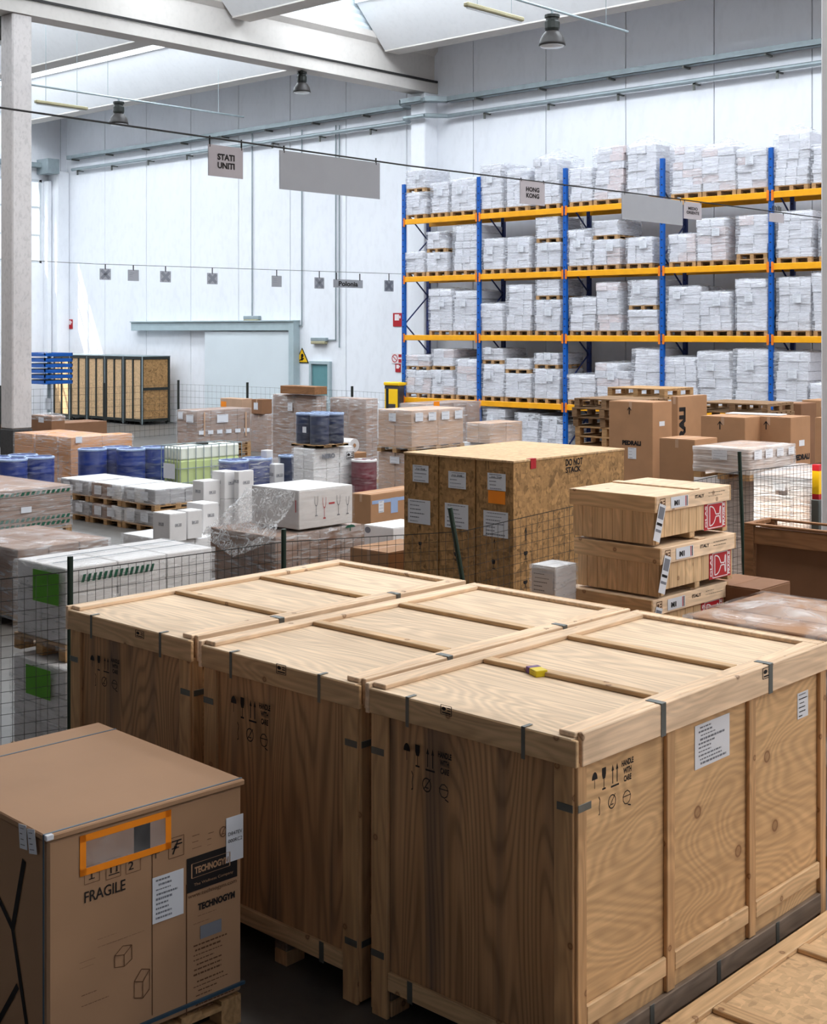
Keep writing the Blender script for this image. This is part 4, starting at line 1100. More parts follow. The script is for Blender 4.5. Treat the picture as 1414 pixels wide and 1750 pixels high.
bicon(B, 'arrows', (185, 1472, 204, 1494), f); bicon(B, 'frame', (181, 1466, 206, 1500), f, 'ink_brown')
btext(B, '2', (219, 1472, 228, 1486), f); bicon(B, 'frame', (215, 1462, 240, 1490), f, 'ink_brown'); bicon(B, 'umbrella', (258, 1452, 274, 1468), f)
bicon(B, 'trolley', (291, 1434, 312, 1458), f); bicon(B, 'frame', (288, 1430, 314, 1464), f, 'ink_brown')
btext(B, 'FRAGILE', (144, 1513, 214, 1532), f, bold=.005)
fq((319, 1454, 405, 1512), 'black_print', 'ink', .002)
bicon(B, 'frame', (327, 1466, 392, 1490), f, 'card_box', e=.0045); btext(B, 'TECHNOGYM', (332, 1472, 390, 1484), f, bold=.03, mat='card_box', e=.0045)
btext(B, 'The Wellness Company', (331, 1498, 398, 1504), f, mat='card_box', e=.0045)
btext(B, 'www.technogym.com', (321, 1515, 404, 1524), f, mat='ink_brown'); btext(B, 'TECHNOGYM', (338, 1533, 401, 1545), f, bold=.03)
for i, q in enumerate(((326, 1424, 350, 1450), (352, 1420, 374, 1444))):
    u, v, ww, hh = B.quad(*q, f); p = lines_mesh(ww, hh, 3, i).build('printed_rows', 'ink_brown', o); p.matrix_local = B.mat(u, v, f, .002)
bicon(B, 'ring', (374, 1410, 388, 1432), f, 'ink_brown')
fq((342, 1576, 378, 1598), 'grey_sticker', 'ink_grey', .002)
for i, q in enumerate(((322, 1600, 405, 1660), (322, 1662, 405, 1720), (156, 1590, 258, 1606), (132, 1640, 168, 1652), (132, 1690, 200, 1712), (322, 1556, 400, 1570))):
    u, v, ww, hh = B.quad(*q, f); p = lines_mesh(ww, hh, 7 if hh > .1 else 2, i + 20).build('printed_rows', 'ink_brown', o); p.matrix_local = B.mat(u, v, f, .002)
bicon(B, 'carton', (192, 1612, 228, 1652), f, 'ink_brown'); bicon(B, 'carton', (226, 1650, 258, 1706), f, 'ink_brown')
for q in ((318, 1512, 319.4, 1735), (259.6, 1450, 260.6, 1735)): fq(q, 'printed_line', 'ink_brown', .001)
# print on the left face and folded corner labels
u0 = -B.w / 2
m = MB(); seg(m, (-.05, .55), (.06, .9), .035); seg(m, (-.05, .55), (.1, .1), .03); seg(m, (.0, .3), (-.2, .05), .03); seg(m, (-.05, .55), (-.25, .7), .03)
p = m.build('printed_mark', 'ink', o); p.matrix_local = B.mat(B.w / 2 - .27, .0, 'front', .004)
for dx, tl in ((-.20, .12), (-.12, .2)):
    lb = MB().box(-.035, .035, -.09, .02, 0, .002).build('corner_label', 'paper', o); lb.matrix_local = B.mat(B.w / 2 + dx, HH - .02, 'front', .016) @ Matrix.Rotation(tl, 4, 'Z')
    q = lines_mesh(.06, .09, 4, 3).build('print', 'ink', lb); q.location = (0, -.035, .003)
MB().box(w2 - .02, w2 + .003, -l2 - .003, -l2 + .035, HH - .022, HH + .003, .003).build('corner_tape', 'paper', o)
# ================================================================== low crate with strand board top, lower right
c1 = C0 + E1 * .10 - E2 * .9
W_, L_ = 1.5, 4.4
t = thing('low_crate_lid', 'low strand board crate with pine battens on floor, lower right corner', 'crate', tuple(c1 + E1 * W_ / 2 + E2 * L_ / 2) + (0,), a_)
cbox('panel', t, 'osb_pale', -W_ / 2, W_ / 2, -L_ / 2, L_ / 2, .20, .222, .002)
for x in (-W_ / 2, W_ / 2 - .1): cbox('batten', t, 'pine_y', x, x + .1, -L_ / 2, L_ / 2, .222, .25, .004)
for i in range(6):
    y = -L_ / 2 + (L_ - .09) * i / 5; cbox('batten', t, 'pine_x', -W_ / 2 + .101, W_ / 2 - .101, y, y + .09, .222, .247, .004)
for x in (-W_ / 2 + .01, W_ / 2 - .03): cbox('side_board', t, 'pine_y', x, x + .02, -L_ / 2, L_ / 2, .06, .2, .003)
for x in (-.6, 0, .6): cbox('skid', t, 'pine_y', x - .05, x + .05, -L_ / 2 + .02, L_ / 2 - .02, 0, .06, .004)
# ================================================================== wire fence
FX = [(-60, 9.5, 1.75), (120, 9.85, 1.77), (485, 11.55, 1.72), (790, 11.95, 1.75), (1000, 13.1, 1.85), (1268, 14.7, 2.0), (1500, 16.8, 1.95)]
fr = thing('wire_fence', 'green wire mesh fence crossing the hall behind the plywood crates', 'fence')
fp = [(*P(px, d), z) for px, d, z in FX]
for (ax, ay, az), (bx, by, bz) in zip(fp, fp[1:]):
    L = math.hypot(bx - ax, by - ay); n = int(L / .075); m = MB()
    for i in range(n + 1):
        k = i / n; x, y, z = ax + (bx - ax) * k, ay + (by - ay) * k, az + (bz - az) * k; m.tube((x, y, .02), (x, y, z - .03), .0023, 3)
    for j in range(22):
        k = j / 21; m.tube((ax, ay, .03 + (az - .06) * k), (bx, by, .03 + (bz - .06) * k), .0045 if j == 21 else .0024, 3)
    o = m.build('wire_mesh', 'wire', fr); o['kind'] = 'stuff'
for (px, d, z), lean in zip(FX[1:], (0, 0, -.22, 0, -.05, 0)):
    x, y = P(px, d); zt = z + .08 + (.1 if lean else 0)
    m = MB(); lx, ly = P(px + lean * 80 * 14 / d, d)
    bx_, by_ = P(px - lean * 200, d); m.tube((bx_, by_, 0), (lx, ly, zt), .022, 8); m.build('post', 'fence', fr)
# a second, low fence in front of the back wall
f2 = thing('wire_fence', 'low distant wire fence with dark posts in front of white back wall', 'fence')
pts = [P(px, d) for px, d in ((0, 40.5), (178, 42.5), (305, 45.0), (423, 43.0), (602, 40.0), (662, 38.5))]
for (ax, ay), (bx, by) in zip(pts, pts[1:]):
    L = math.hypot(bx - ax, by - ay); n = int(L / .2); m = MB()
    for i in range(n + 1):
        k = i / n; m.tube((ax + (bx - ax) * k, ay + (by - ay) * k, .02), (ax + (bx - ax) * k, ay + (by - ay) * k, 1.72), .003, 3)
    for j in range(9): m.tube((ax, ay, .05 + 1.66 * j / 8), (bx, by, .05 + 1.66 * j / 8), .004, 3)
    o = m.build('wire_mesh', 'wire', f2); o['kind'] = 'stuff'
for (x, y) in pts: MB().tube((x, y, 0), (x, y, 1.85), .04, 8).build('post', 'black', f2)

# ================================================================== strand board crates with DO NOT STACK
C, e1, e2, TW, TL = fit(690, 879, 1068, 788, 2.2, 0)
for i, lab in enumerate(('tall strand board crate, rightmost of three, with orange sticker', 'tall strand board crate, middle one of three, behind leaning fence post', 'tall strand board crate, leftmost of the three in a row')):
    ww = TW / 3
    c = C - e1 * (ww * (i + .5)) + e2 * TL / 2
    t = thing('strand_board_crate', lab, 'crate', (c[0], c[1], 0), 0, 'tall strand board crates')
    B = Box(t, ww - .016, TL, 2.2); w2, l2 = B.w / 2, TL / 2
    cbox('end_panel', t, 'osb', -w2 + .012, w2 - .012, -l2, -l2 + .015, .1, 2.18, .002); cbox('end_panel', t, 'osb', -w2 + .012, w2 - .012, l2 - .015, l2, .1, 2.18, .002)
    for s in (-1, 1): cbox('side_panel', t, 'osb', *((w2 - .012, w2) if s > 0 else (-w2, -w2 + .012)), -l2, l2, .1, 2.18, .002)
    cbox('lid', t, 'osb_pale', -w2 - .006, w2 + .006, -l2 - .006, l2 + .006, 2.18, 2.2, .002)
    for y in (-l2 + .1, 0, l2 - .1): cbox('skid', t, 'pine_x', -w2, w2, y - .05, y + .05, 0, .1, .004)
    if i == 0:
        paper(B, (834, 809, 865, 838), 'front', 5, seed=1, head='TO THE'); patch(B, (835, 839, 864, 861), 'front', 'orange', 'orange_sticker')
        paper(B, (827, 874, 869, 918), 'front', 7, seed=2); bicon(B, 'glass', (839, 956, 849, 972), 'front'); bicon(B, 'up', (843, 920, 848, 938), 'front')
        for k, (b, q) in enumerate((('DO NOT', (967, 783, 996, 795)), ('STACK', (967, 797, 993, 807)))): btext(B, b, q, 'right', bold=.02)
        bicon(B, 'frame', (975, 815, 987, 823), 'right')
        bicon(B, 'up', (895, 900, 902, 924), 'right'); bicon(B, 'glass', (893, 942, 904, 956), 'right'); bicon(B, 'glass', (892, 992, 904, 1004), 'right')
        m = MB().box(w2 - .05, w2 + .003, 0, .09, 2.2, 2.203).box(w2 + .0065, w2 + .009, 0, .09, 2.1, 2.203); o = m.build('red_sticker', 'red', t); o.location = (0, -l2 + .27, .001)
    if i == 1: paper(B, (767, 806, 797, 835), 'front', 5, seed=3, head='TO THE'); paper(B, (761, 861, 801, 903), 'front', 6, seed=4); bicon(B, 'glass', (775, 944, 785, 958), 'front')
    if i == 2: paper(B, (706, 795, 733, 824), 'front', 5, seed=5, head='TO THE'); paper(B, (698, 854, 736, 895), 'front', 6, seed=6); bicon(B, 'glass', (714, 926, 723, 938), 'front'); bicon(B, 'up', (716, 896, 720, 908), 'front')

# ================================================================== stack of nailed pine crates with red glass labels
PZ = 2.28; ph = .38
for i, lab in enumerate(('pine crate with red wine-glass label, topmost of its stack', 'pine crate with red glass label, second from top of stack',
                         'pine crate with red glass label, third from top, set off to one side', 'pine crate mostly hidden behind plywood crate lid, fourth in stack', 'pine crate hidden near the bottom of the labelled crate stack', 'pine crate hidden at the very bottom of the labelled crate stack')):
    zt = PZ - i * ph; dx = (0, .045, .01, .0, .02, 0)[i]; dy = (0, .0, -.06, 0, 0, 0)[i]
    C, e1, e2, w_, l_ = fit(973, 1120, 1250, 846, PZ, -1.0)
    c = C - e1 * (w_ / 2 - dx) + e2 * (l_ / 2 + dy)
    t = thing('pine_crate', lab, 'crate', (c[0], c[1], zt - ph + .002), rad(-1), 'pine crates with red glass labels')
    h_ = ph - .004; B = Box(t, w_, l_, h_); w2, l2 = w_ / 2, l_ / 2
    n = 8; pw = (w_ - .05) / n
    zb = .045
    for k in range(n):
        xa = -w2 + .025 + pw * k
        for s in (-1, 1): cbox('plank', t, 'pine_side', xa + .001, xa + pw - .001, *((-l2 + .018, -l2 + .034) if s < 0 else (l2 - .034, l2 - .018)), zb - (.045 if s < 0 else 0), h_ - .02, .003)
    n = 9; pl = (l_ - .07) / n
    for k in range(n):
        ya = -l2 + .035 + pl * k
        for s in (-1, 1): cbox('plank', t, 'pine_side', *((w2 - .034, w2 - .018) if s > 0 else (-w2 + .018, -w2 + .034)), ya + .001, ya + pl - .001, zb, h_ - .02, .003)
    for y in (-l2 + .055, 0, l2 - .06): cbox('runner', t, 'pine_x', -w2 + .02, w2 - .02, y - .035 + (.02 if y < -.1 else 0), y + .035, 0, zb, .004)
    cbox('lid', t, 'pine_lit', -w2 + .005, w2 - .005, -l2 + .005, l2 - .005, h_ - .03, h_ - .012, .003)
    cbox('lid_batten', t, 'pine_lit', -w2 + .01, w2 - .02, .02, .11, h_ - .012, h_, .003)
    cbox('rim_board', t, 'pine_x', -w2, w2, -l2, -l2 + .018, h_ - .135, h_ - .012, .004); cbox('rim_board', t, 'pine_x', -w2, w2, l2 - .018, l2, h_ - .135, h_ - .012, .004)
    cbox('rim_board', t, 'pine_lit', w2 - .018, w2, -l2 + .019, l2 - .019, h_ - .135, h_ - .012, .004); cbox('rim_board', t, 'pine_lit', -w2, -w2 + .018, -l2 + .019, l2 - .019, h_ - .135, h_ - .012, .004)
    if i < 3:
        def loc(name, me_o, u, v, e, rot=0):
            me_o.matrix_local = B.mat(u, v, 'right', e) @ Matrix.Rotation(rot, 4, 'Z'); return me_o
        rl = loc('r', MB().box(-.16, .16, -.105, .105, 0, .002).build('red_label', 'red', t), l2 - .22, .14, -.0165)
        g = obj('goblet_print', mesh_cached(('symbol', 'goblet'), lambda: icon('goblet'), 'white'), rl); g.matrix_local = Matrix.Translation((0, 0, .003)) @ Matrix.Rotation(math.pi / 2, 4, 'Z') @ Matrix.Diagonal((.19, .22, 1, 1))
        text('printed_text', 'GLAS', rl, Matrix.Translation((-.135, 0, .003)), .17, .026, .02, 'white', math.pi / 2); text('printed_text', 'FRAGILE', rl, Matrix.Translation((.132, 0, .003)), .18, .03, .03, 'white', math.pi / 2)
        pb = loc('p', MB().box(-.12, .12, -.042, .042, 0, .0015).build('paper_label', 'paper', t), -l2 + .33, h_ - .076, .002)
        text('printed_text', 'M1', pb, Matrix.Translation((-.04, -.005, .003)), .07, .04, .04, 'ink')
        for k, mm_ in ((.085, 'red'), (.103, 'ink')): s_ = MB().box(k - .005, k + .005, -.038, .038, .0015, .0025).build('bar_print', mm_, pb)
        loc('s', obj('printed_symbol', mesh_cached(('symbol', 'stamp'), lambda: icon('stamp'), 'ink_brown'), t), -l2 + .1, h_ - .076, .002).scale = (.07, .08, 1)
        m_ = B.mat(l2 - .47, h_ - .06, 'right', .002); text('printed_text', 'ITALY', t, m_, .13, .026, .02, 'ink')
        pr = lines_mesh(.36, .09, 2, 5 + i, .8, .5).build('printed_rows', 'ink', t); pr.matrix_local = B.mat(l2 - .2, h_ - .075, 'right', .002)
        dl = loc('d', MB().box(-.045, .045, -.14, .14, 0, .0015).build('hanging_label', 'paper', t), -l2 + .05, h_ - .21, .006, -.32)
        for k, (a, b) in enumerate(((.03, .12), (-.02, .0), (-.07, -.05))): MB().box(-.036, .036, a, b, .0015, .0025).build('bar_print', 'ink_grey' if k != 1 else 'ink', dl)

# small wrapped parcel on a carton left of the pine crates
carton('cardboard_box', 'low cardboard box hidden behind crate lid, under the white parcel', 915, 962, 996, 1010, 1.38, 0, 'card')
B = carton('wrapped_parcel', 'small white film-wrapped parcel with a paper label, left of pine crates', 908, 950, 986, 970, 1.70, 1.385, 'white_card', tape=False)
add_wrap(B.o, B.w, B.l, B.h, 0, 'film_thick', .012); paper(B, (912, 978, 948, 1012), 'front', 5, seed=9, e=.02)

# ================================================================== right-hand side
GRP = 'plain cardboard cartons at right'
AZ = 2.37
AA = fit(968, 1083, 1140, 684, AZ, 0)
C, e1, e2, w_, l_ = AA
def pallet_thing(label, cx, cy, z, w_, l_, rz, mat='pallet', h=.144):
    t = thing('wooden_pallet', label, 'pallet', (cx, cy, z), rz, 'stacked wooden pallets')
    for i in range(7):
        bw = .105; y = -l_ / 2 + (l_ - bw) * i / 6; cbox('deck_board', t, mat, -w_ / 2, w_ / 2, y, y + bw, h - .024, h, .003)
    for x in (-w_ / 2 + .05, 0, w_ / 2 - .05):
        cbox('stringer', t, mat, x - .05, x + .05, -l_ / 2, l_ / 2, h - .046, h - .025, .003); cbox('bottom_board', t, mat, x - .05, x + .05, -l_ / 2, l_ / 2, 0, .022, .003)
        for y in (-l_ / 2 + .06, 0, l_ / 2 - .06): cbox('block', t, mat, x - .05, x + .05, y - .06, y + .06, .023, h - .047, .004)
    return t
names = ['topmost', 'second', 'third', 'fourth', 'fifth', 'sixth', 'seventh', 'eighth', 'ninth', 'tenth', 'eleventh', 'twelfth', 'thirteenth', 'fourteenth', 'fifteenth', 'sixteenth', 'seventeenth']
h_ = AZ / 15
for k in range(15):
    c = C - e1 * (.6 - R.uniform(-.03, .03)) + e2 * (.5 + R.uniform(-.03, .03))
    if k > 8: continue
    pallet_thing('wooden pallet, %s from the top of the tall stack before the rack' % names[k] if k else 'wooden pallet topmost of the tall stack before the rack', c[0], c[1], AZ - h_ * (k + 1), 1.2, 1.0, rad(R.uniform(-2, 2)), R.choice(['pallet', 'pallet', 'pallet_dark']), h_)
c = C - e1 * .6 + e2 * .5
t = thing('wooden_pallet', 'lower pallets of the tall stack, hidden behind crates and cartons', 'pallet', (c[0], c[1], 0), 0, 'stacked wooden pallets')
for k in range(6): add_pallet(t, 1.2, 1.0, h_, h_ * k, 'pallet')
C2 = Vector(at(1140, 684, 2.46)); x, y = P(1112, 24.6)
for k in range(3): pallet_thing('wooden pallet %s of the short stack behind the tallest carton' % ('topmost', 'second', 'third')[k], x, y, 2.32 - .15 * k, 1.2, 1.0, rad(R.uniform(-3, 3)), 'pallet', .148)
t = thing('cardboard_box', 'stout carton carrying the short pallet stack, hidden behind cartons', 'box', (x, y, 0)); cbox('body', t, 'card', -.6, .6, -.5, .5, 0, 2.018, .01)
# tall cartons
B = carton('cardboard_box', 'tall cardboard carton marked PEDRALI with an upward arrow, before the pallets', 1041, 1116, 1149, 688, 2.42, 0, 'card', group=GRP)
bicon(B, 'up', (1071, 695, 1081, 708), 'front'); btext(B, 'PEDRALI', (1064, 753, 1096, 761), 'front', bold=.04); paper(B, (1074, 765, 1088, 784), 'front', 4, seed=11); paper(B, (1127, 720, 1136, 728), 'right', 0)
lines = B.quad(1068, 709, 1086, 713, 'front'); p = lines_mesh(lines[2], lines[3], 2, 4).build('print', 'ink_brown', B.o); p.matrix_local = B.mat(lines[0], lines[1], 'front', .003)
B = carton('cardboard_box', 'cardboard carton with big vertical lettering, right of tallest carton', 1147, 1159, 1209, 678, 2.44, 0, 'card', group=GRP)
btext(B, 'PEDRALI', (1161, 696, 1172, 800), 'right', bold=.05, rot=math.pi / 2)
carton('cardboard_box', 'long cardboard carton low between the lettered carton and wrapped pallet', 1127, 1188, 1222, 752, 2.02, 0, 'card', group=GRP, l_=.6)
for px, lab in (((1198, 1274, 1310, 714), 'cardboard carton with arrow, left of two alike behind wrapped pallet'), ((1277, 1352, 1394, 714), 'cardboard carton with arrow and side lettering, right of two alike')):
    B = carton('cardboard_box', lab, px[0], px[1], px[2], px[3], 2.24, 0, 'card', group=GRP, l_=.62)
    a = px[0] + 33; bicon(B, 'up', (a - 6, 719, a + 6, 734), 'front'); q = B.quad(a - 10, 736, a + 10, 740, 'front')
    p = lines_mesh(q[2], q[3], 2, 4).build('print', 'ink_brown', B.o); p.matrix_local = B.mat(q[0], q[1], 'front', .003)
    if 'right' in lab: paper(B, (1366, 752, 1375, 762), 'right', 0); btext(B, 'PEDRALI', (1358, 776, 1384, 786), 'right', bold=.04)
B = carton('cardboard_box', 'cardboard carton at far right behind the white column', 1393, 1450, 1480, 716, 2.3, 0, 'card', group=GRP)
# pallets lying on the cartons behind, and cartons further back
C3 = Vector(at(1300, 690, 2.5)); x, y = P(1275, 22.6)
for k in range(2): pallet_thing('dark wooden pallet %s of the pair lying above the arrow cartons' % ('upper', 'lower')[k], x, y, 2.16 - .15 * k, 1.25, 1.0, rad(3 - 5 * k), 'pallet_dark', .148)
t = thing('cardboard_box', 'cardboard stack carrying the pair of dark pallets', 'box', (x, y, 0)); cbox('body', t, 'card', -.62, .62, -.5, .5, 0, 2.008, .01)
carton('cardboard_box', 'low-lying cardboard carton before the rack at right, left half', 1322, 1370, 1396, 690, 2.25, 0, 'card_dark', group=GRP)
carton('cardboard_box', 'cardboard carton before the rack at right edge', 1371, 1440, 1470, 686, 2.2, 0, 'card', group=GRP)
t = thing('paper_sheet', 'pale flat cardboard sheet lying on the arrow-marked cartons', 'sheet', (*P(1290, 20.2), 2.243), rad(8)); MB().box(-.42, .42, -.1, .22, 0, .012, .003).build('sheet', 'paper', t)
# wrapped low pallet with row of labels
B = load('wrapped_pallet', 'film-wrapped low pallet load with white labels, on another wrapped pallet', 'pallet load', 1186, 1281, 1359, 768, 2.02, 1.62, 2, 3, 1, 'card_pink', 'film_shiny', .13)
paper(B, (1219, 769, 1245, 785), 'front', 4, seed=1, e=.03)
for k in range(4): paper(B, (1286 + 19.5 * k, 769 - 2 * k, 1299 + 18.5 * k, 785 - 3 * k), 'right', 4, seed=k, e=.03)
B = load('wrapped_pallet', 'big film-wrapped pallet load underneath the labelled low pallet', 'pallet load', 1186, 1283, 1362, 815, 1.61, 0, 2, 3, 4, 'card_pink', 'film_shiny', .144, w_=.82, l_=1.24)
B = load('wrapped_pallet', 'shiny film-wrapped pallet load behind the fence beside the white column', 'pallet load', 1290, 1386, 1460, 818, 1.75, 0, 3, 3, 5, 'card_pink', 'film_shiny', .144, top=.1)
paper(B, (1324, 826, 1344, 838), 'front', 3, seed=1, e=.03)
# open crate with cardboard panel
x, y = at(1272, 893, 1.62)
cw_ = 1.9
t = thing('framed_crate', 'dark wooden framed crate with brown cardboard panel at right edge', 'crate', (x + cw_ / 2, y + .5, 0), 0)
for xx in (-cw_ / 2, cw_ / 2 - .1): cbox('post', t, 'brown_wood', xx, xx + .1, -.5, -.44, 0, 1.6, .005); cbox('post', t, 'brown_wood', xx, xx + .1, -.06, .0, 0, 1.6, .005)
cbox('top_board', t, 'brown_wood', -cw_ / 2 + .1, cw_ / 2 - .1, -.49, -.44, 1.42, 1.585, .006)
cbox('bottom_board', t, 'brown_wood', -cw_ / 2 + .1, cw_ / 2 - .1, -.49, -.44, .1, .25, .006)
cbox('cardboard_panel', t, 'card_dark', -cw_ / 2 + .1, cw_ / 2 - .1, -.439, -.42, .05, 1.56, .003)
cbox('side_panel', t, 'card_dark', -cw_ / 2 + .02, -cw_ / 2 + .04, -.43, -.07, .05, 1.55, .003)
cbox('rear_panel', t, 'card_dark', -cw_ / 2 + .1, cw_ / 2 - .1, -.08, -.06, .05, 1.55, .003)
for ya, yb in ((-.5, -.44), (-.06, .0)): cbox('top_rim', t, 'brown_wood', -cw_ / 2, cw_ / 2, ya, yb, 1.6, 1.62, .004)
for xa in (-cw_ / 2, cw_ / 2 - .06): cbox('top_rim', t, 'brown_wood', xa, xa + .06, -.439, -.061, 1.58, 1.62, .004)
cbox('floor_board', t, 'brown_wood', -cw_ / 2 + .1, cw_ / 2 - .1, -.42, -.08, .1, .14, .004)
# flat wrapped pallet before it
B = load('wrapped_pallet', 'flat cardboard load loosely covered in clear film before the framed crate', 'pallet load', 1168, 1420, 1545, 1092, 1.50, 0, 2, 3, 4, 'card', 'film_glare', .144, amp=.03, top=.06)
carton('cardboard_box', 'flat dull cardboard carton between pine crates and the framed crate', 1238, 1300, 1362, 1008, 1.48, 0, 'card_dark', tape=False, w_=.5, l_=.5)
o = MB().box(-.012, .012, -.012, .012, .0, .0); 
# hazard tape post at right
x, y = P(1393, 15.9)
t = thing('guard_post', 'slim dark guard post with yellow and red bands by white column', 'post', (*P(1397, 15.2), 0))
MB().box(-.05, .05, -.05, .05, 0, 1.6, .01).build('post', 'metal_dark', t)
MB().box(-.04, .04, -.04, .04, 1.66, 1.92).build('yellow_band', 'warn', t); MB().box(-.04, .04, -.04, .04, 1.6, 1.66).box(-.04, .04, -.04, .04, 1.92, 1.99).build('red_band', 'red', t)
# ================================================================== middle of the hall, in front
B = load('wrapped_pallet', 'white strapped load with green label, upper of two by the fence', 'pallet load', 25, 112, 366, 973, 1.6, .86, 2, 3, 3, 'white_card', 'film', .13)
patch(B, (60, 976, 104, 1030), 'front', 'green', 'green_label', .02)
u, v, ww, hh = B.quad(136, 972, 262, 985, 'right')
g = MB()
for k in range(14): s = ww / 14; g.add([(-ww / 2 + s * k, -hh / 2, 0), (-ww / 2 + s * (k + .55), -hh / 2, 0), (-ww / 2 + s * (k + .95), hh / 2, 0), (-ww / 2 + s * (k + .4), hh / 2, 0)], [(0, 1, 2, 3)])
p = g.build('green_tape', 'green_dark', B.o); p.matrix_local = B.mat(u, v, 'right', .022)
for x in (-.12, .12): cbox('strap', B.o, 'strap_teal', x - .006, x + .006, -B.l / 2 + .05, B.l / 2 - .05, B.h + .012, B.h + .014, .0005)
B = load('wrapped_pallet', 'white wrapped load with green label, lower of two by the fence', 'pallet load', 22, 113, 386, 1146, .85, 0, 2, 3, 3, 'white_card', 'film', .13, w_=.8, l_=1.5)
patch(B, (48, 1140, 90, 1190), 'front', 'green', 'green_label', .02)
B = load('wrapped_pallet', 'flat beige topped wrapped load with green tape, behind white load at left edge', 'pallet load', -90, 30, 188, 940, .92, 0, 3, 3, 3, 'card_grey', 'film_thick', .144, top=.03)
B = load('cardboard_stack', 'stack of flat brown cardboard with dark green tape, left edge', 'stack', -190, -60, 123, 846, .82, 0, 1, 1, 10, 'card_grey', 'film', .13, jit=.006)
W, L = B.w, B.l
for z in (.74, .3, .2):
    m = MB()
    for k in range(20): s = (L - .06) / 20; m.add([(W / 2 + .012, -L / 2 + .03 + s * k, z - .03), (W / 2 + .012, -L / 2 + .03 + s * (k + .6), z - .03), (W / 2 + .012, -L / 2 + .03 + s * (k + .9), z + .03), (W / 2 + .012, -L / 2 + .03 + s * (k + .3), z + .03)], [(0, 1, 2, 3)])
    m.build('green_tape', 'green_dark', B.o)
q = MB().box(W / 2 + .012, W / 2 + .014, L / 2 - 1.0, L / 2 - .8, .42, .52).build('paper_label', 'paper', B.o)
# big wrapped brown base with white wine carton on it
B = load('wrapped_pallet', 'brown film-wrapped pallet load carrying the white wine carton', 'pallet load', 357, 470, 621, 918, 1.10, 0, 3, 4, 3, 'card_grey', 'film_thick', .144, top=.02, mats=['card_grey', 'card_dark'])
BN = B
bicon(B, 'umbrella', (586, 896, 606, 908), 'right', 'green_dark', e=.03)
B = carton('wine_carton', 'large white carton printed with red and grey wine glasses, film on one side', 430, 511, 603, 839, 1.60, 1.135, 'white_card', tape=False)
for i, (q, mt) in enumerate((((536, 848, 545, 882), 'ink_grey'), ((550, 850, 559, 886), 'red'), ((574, 846, 583, 880), 'ink_grey'), ((590, 848, 598, 878), 'ink_grey'))): bicon(B, 'wineglass', q, 'right', mt)
for q in ((562, 858, 572, 861), (505, 855, 506.5, 876)): patch(B, q, 'right' if q[0] > 511 else 'front', 'red', 'red_print')
add_wrap(B.o, B.w * 1.02, B.l * 1.01, B.h, 0, 'film_drum', .012)
# loose film hanging over the left of both
def drape(name, label, pts_top, pts_bot, n=14, mat='film_thick', amp=.05, seed=2):
    r = random.Random(seed); vs = []; k = 8
    for i in range(n + 1):
        t = i / n
        def ip(ps):
            s = t * (len(ps) - 1); a = min(int(s), len(ps) - 2); f_ = s - a; return Vector(ps[a]).lerp(Vector(ps[a + 1]), f_)
        A, Bb = ip(pts_top), ip(pts_bot)
        for j in range(k + 1):
            p = A.lerp(Bb, j / k); p = p + Vector((r.uniform(-amp, amp), r.uniform(-amp, amp), r.uniform(-amp, amp))) * (1 if 0 < j < k else .2); vs.append(tuple(p))
    fs = [(i * (k + 1) + j, (i + 1) * (k + 1) + j, (i + 1) * (k + 1) + j + 1, i * (k + 1) + j + 1) for i in range(n) for j in range(k)]
    return MB().add(vs, fs), 0
lo = B.o.location; w2, l2 = B.w / 2, B.l / 2
tp = [(lo[0] - w2 - .03, lo[1] + l2, 1.55), (lo[0] - w2 - .05, lo[1] - l2 - .06, 1.57), (lo[0], lo[1] - l2 - .06, 1.6), (lo[0] + w2 + .02, lo[1] - l2 - .06, 1.59)]
nb = BN.o.location; nw, nl = BN.w / 2, BN.l / 2
bt = [(nb[0] - nw - .06, nb[1] + nl * .5, .95), (nb[0] - nw - .06, nb[1] - nl - .06, 1.0), (nb[0] - nw * .1, nb[1] - nl - .08, .8), (nb[0] + nw * .9, nb[1] - nl - .05, 1.02)]
m, _ = drape('', '', tp, bt, 18, amp=.04)
f_ = m.build('loose_film', 'film_loose', BN.o, True); f_.location = (-nb[0], -nb[1], -nb[2])
# cartons right of it
B = carton('cardboard_box', 'brown carton with blue tape and labels, left of strand board crates', 600, 634, 722, 846, .95, 0, 'card', rot=4)
u, v, ww, hh = B.quad(636, 850, 690, 860, 'right'); patch(B, (636, 852, 692, 858), 'right', 'lid_blue', 'blue_tape'); patch(B, (668, 850, 680, 876), 'right', 'lid_blue', 'blue_tape', .003); paper(B, (647, 856, 656, 876), 'right', 4, seed=3)
carton('white_carton', 'small white carton in front of the brown blue-taped carton', 598, 624, 633, 856, .78, 0, 'white_card', tape=False)
B = carton('white_carton', 'flat white carton with rounded hand hole, left of strand board crates', 622, 672, 735, 903, 1.0, 0, 'white_card', tape=False); mm = MB(); mm.poly(circ(0, 0, .5, 16)); u, v, ww, hh = B.quad(624, 900, 634, 911, 'front'); p = mm.build('hand_hole', 'ink_grey', B.o); p.matrix_local = B.mat(u, v, 'front', .003) @ Matrix.Diagonal((ww, hh, 1, 1))
B = carton('cardboard_box', 'pale cardboard carton behind the fence, left of strand board crates', 598, 664, 750, 945, 1.05, 0, 'card')
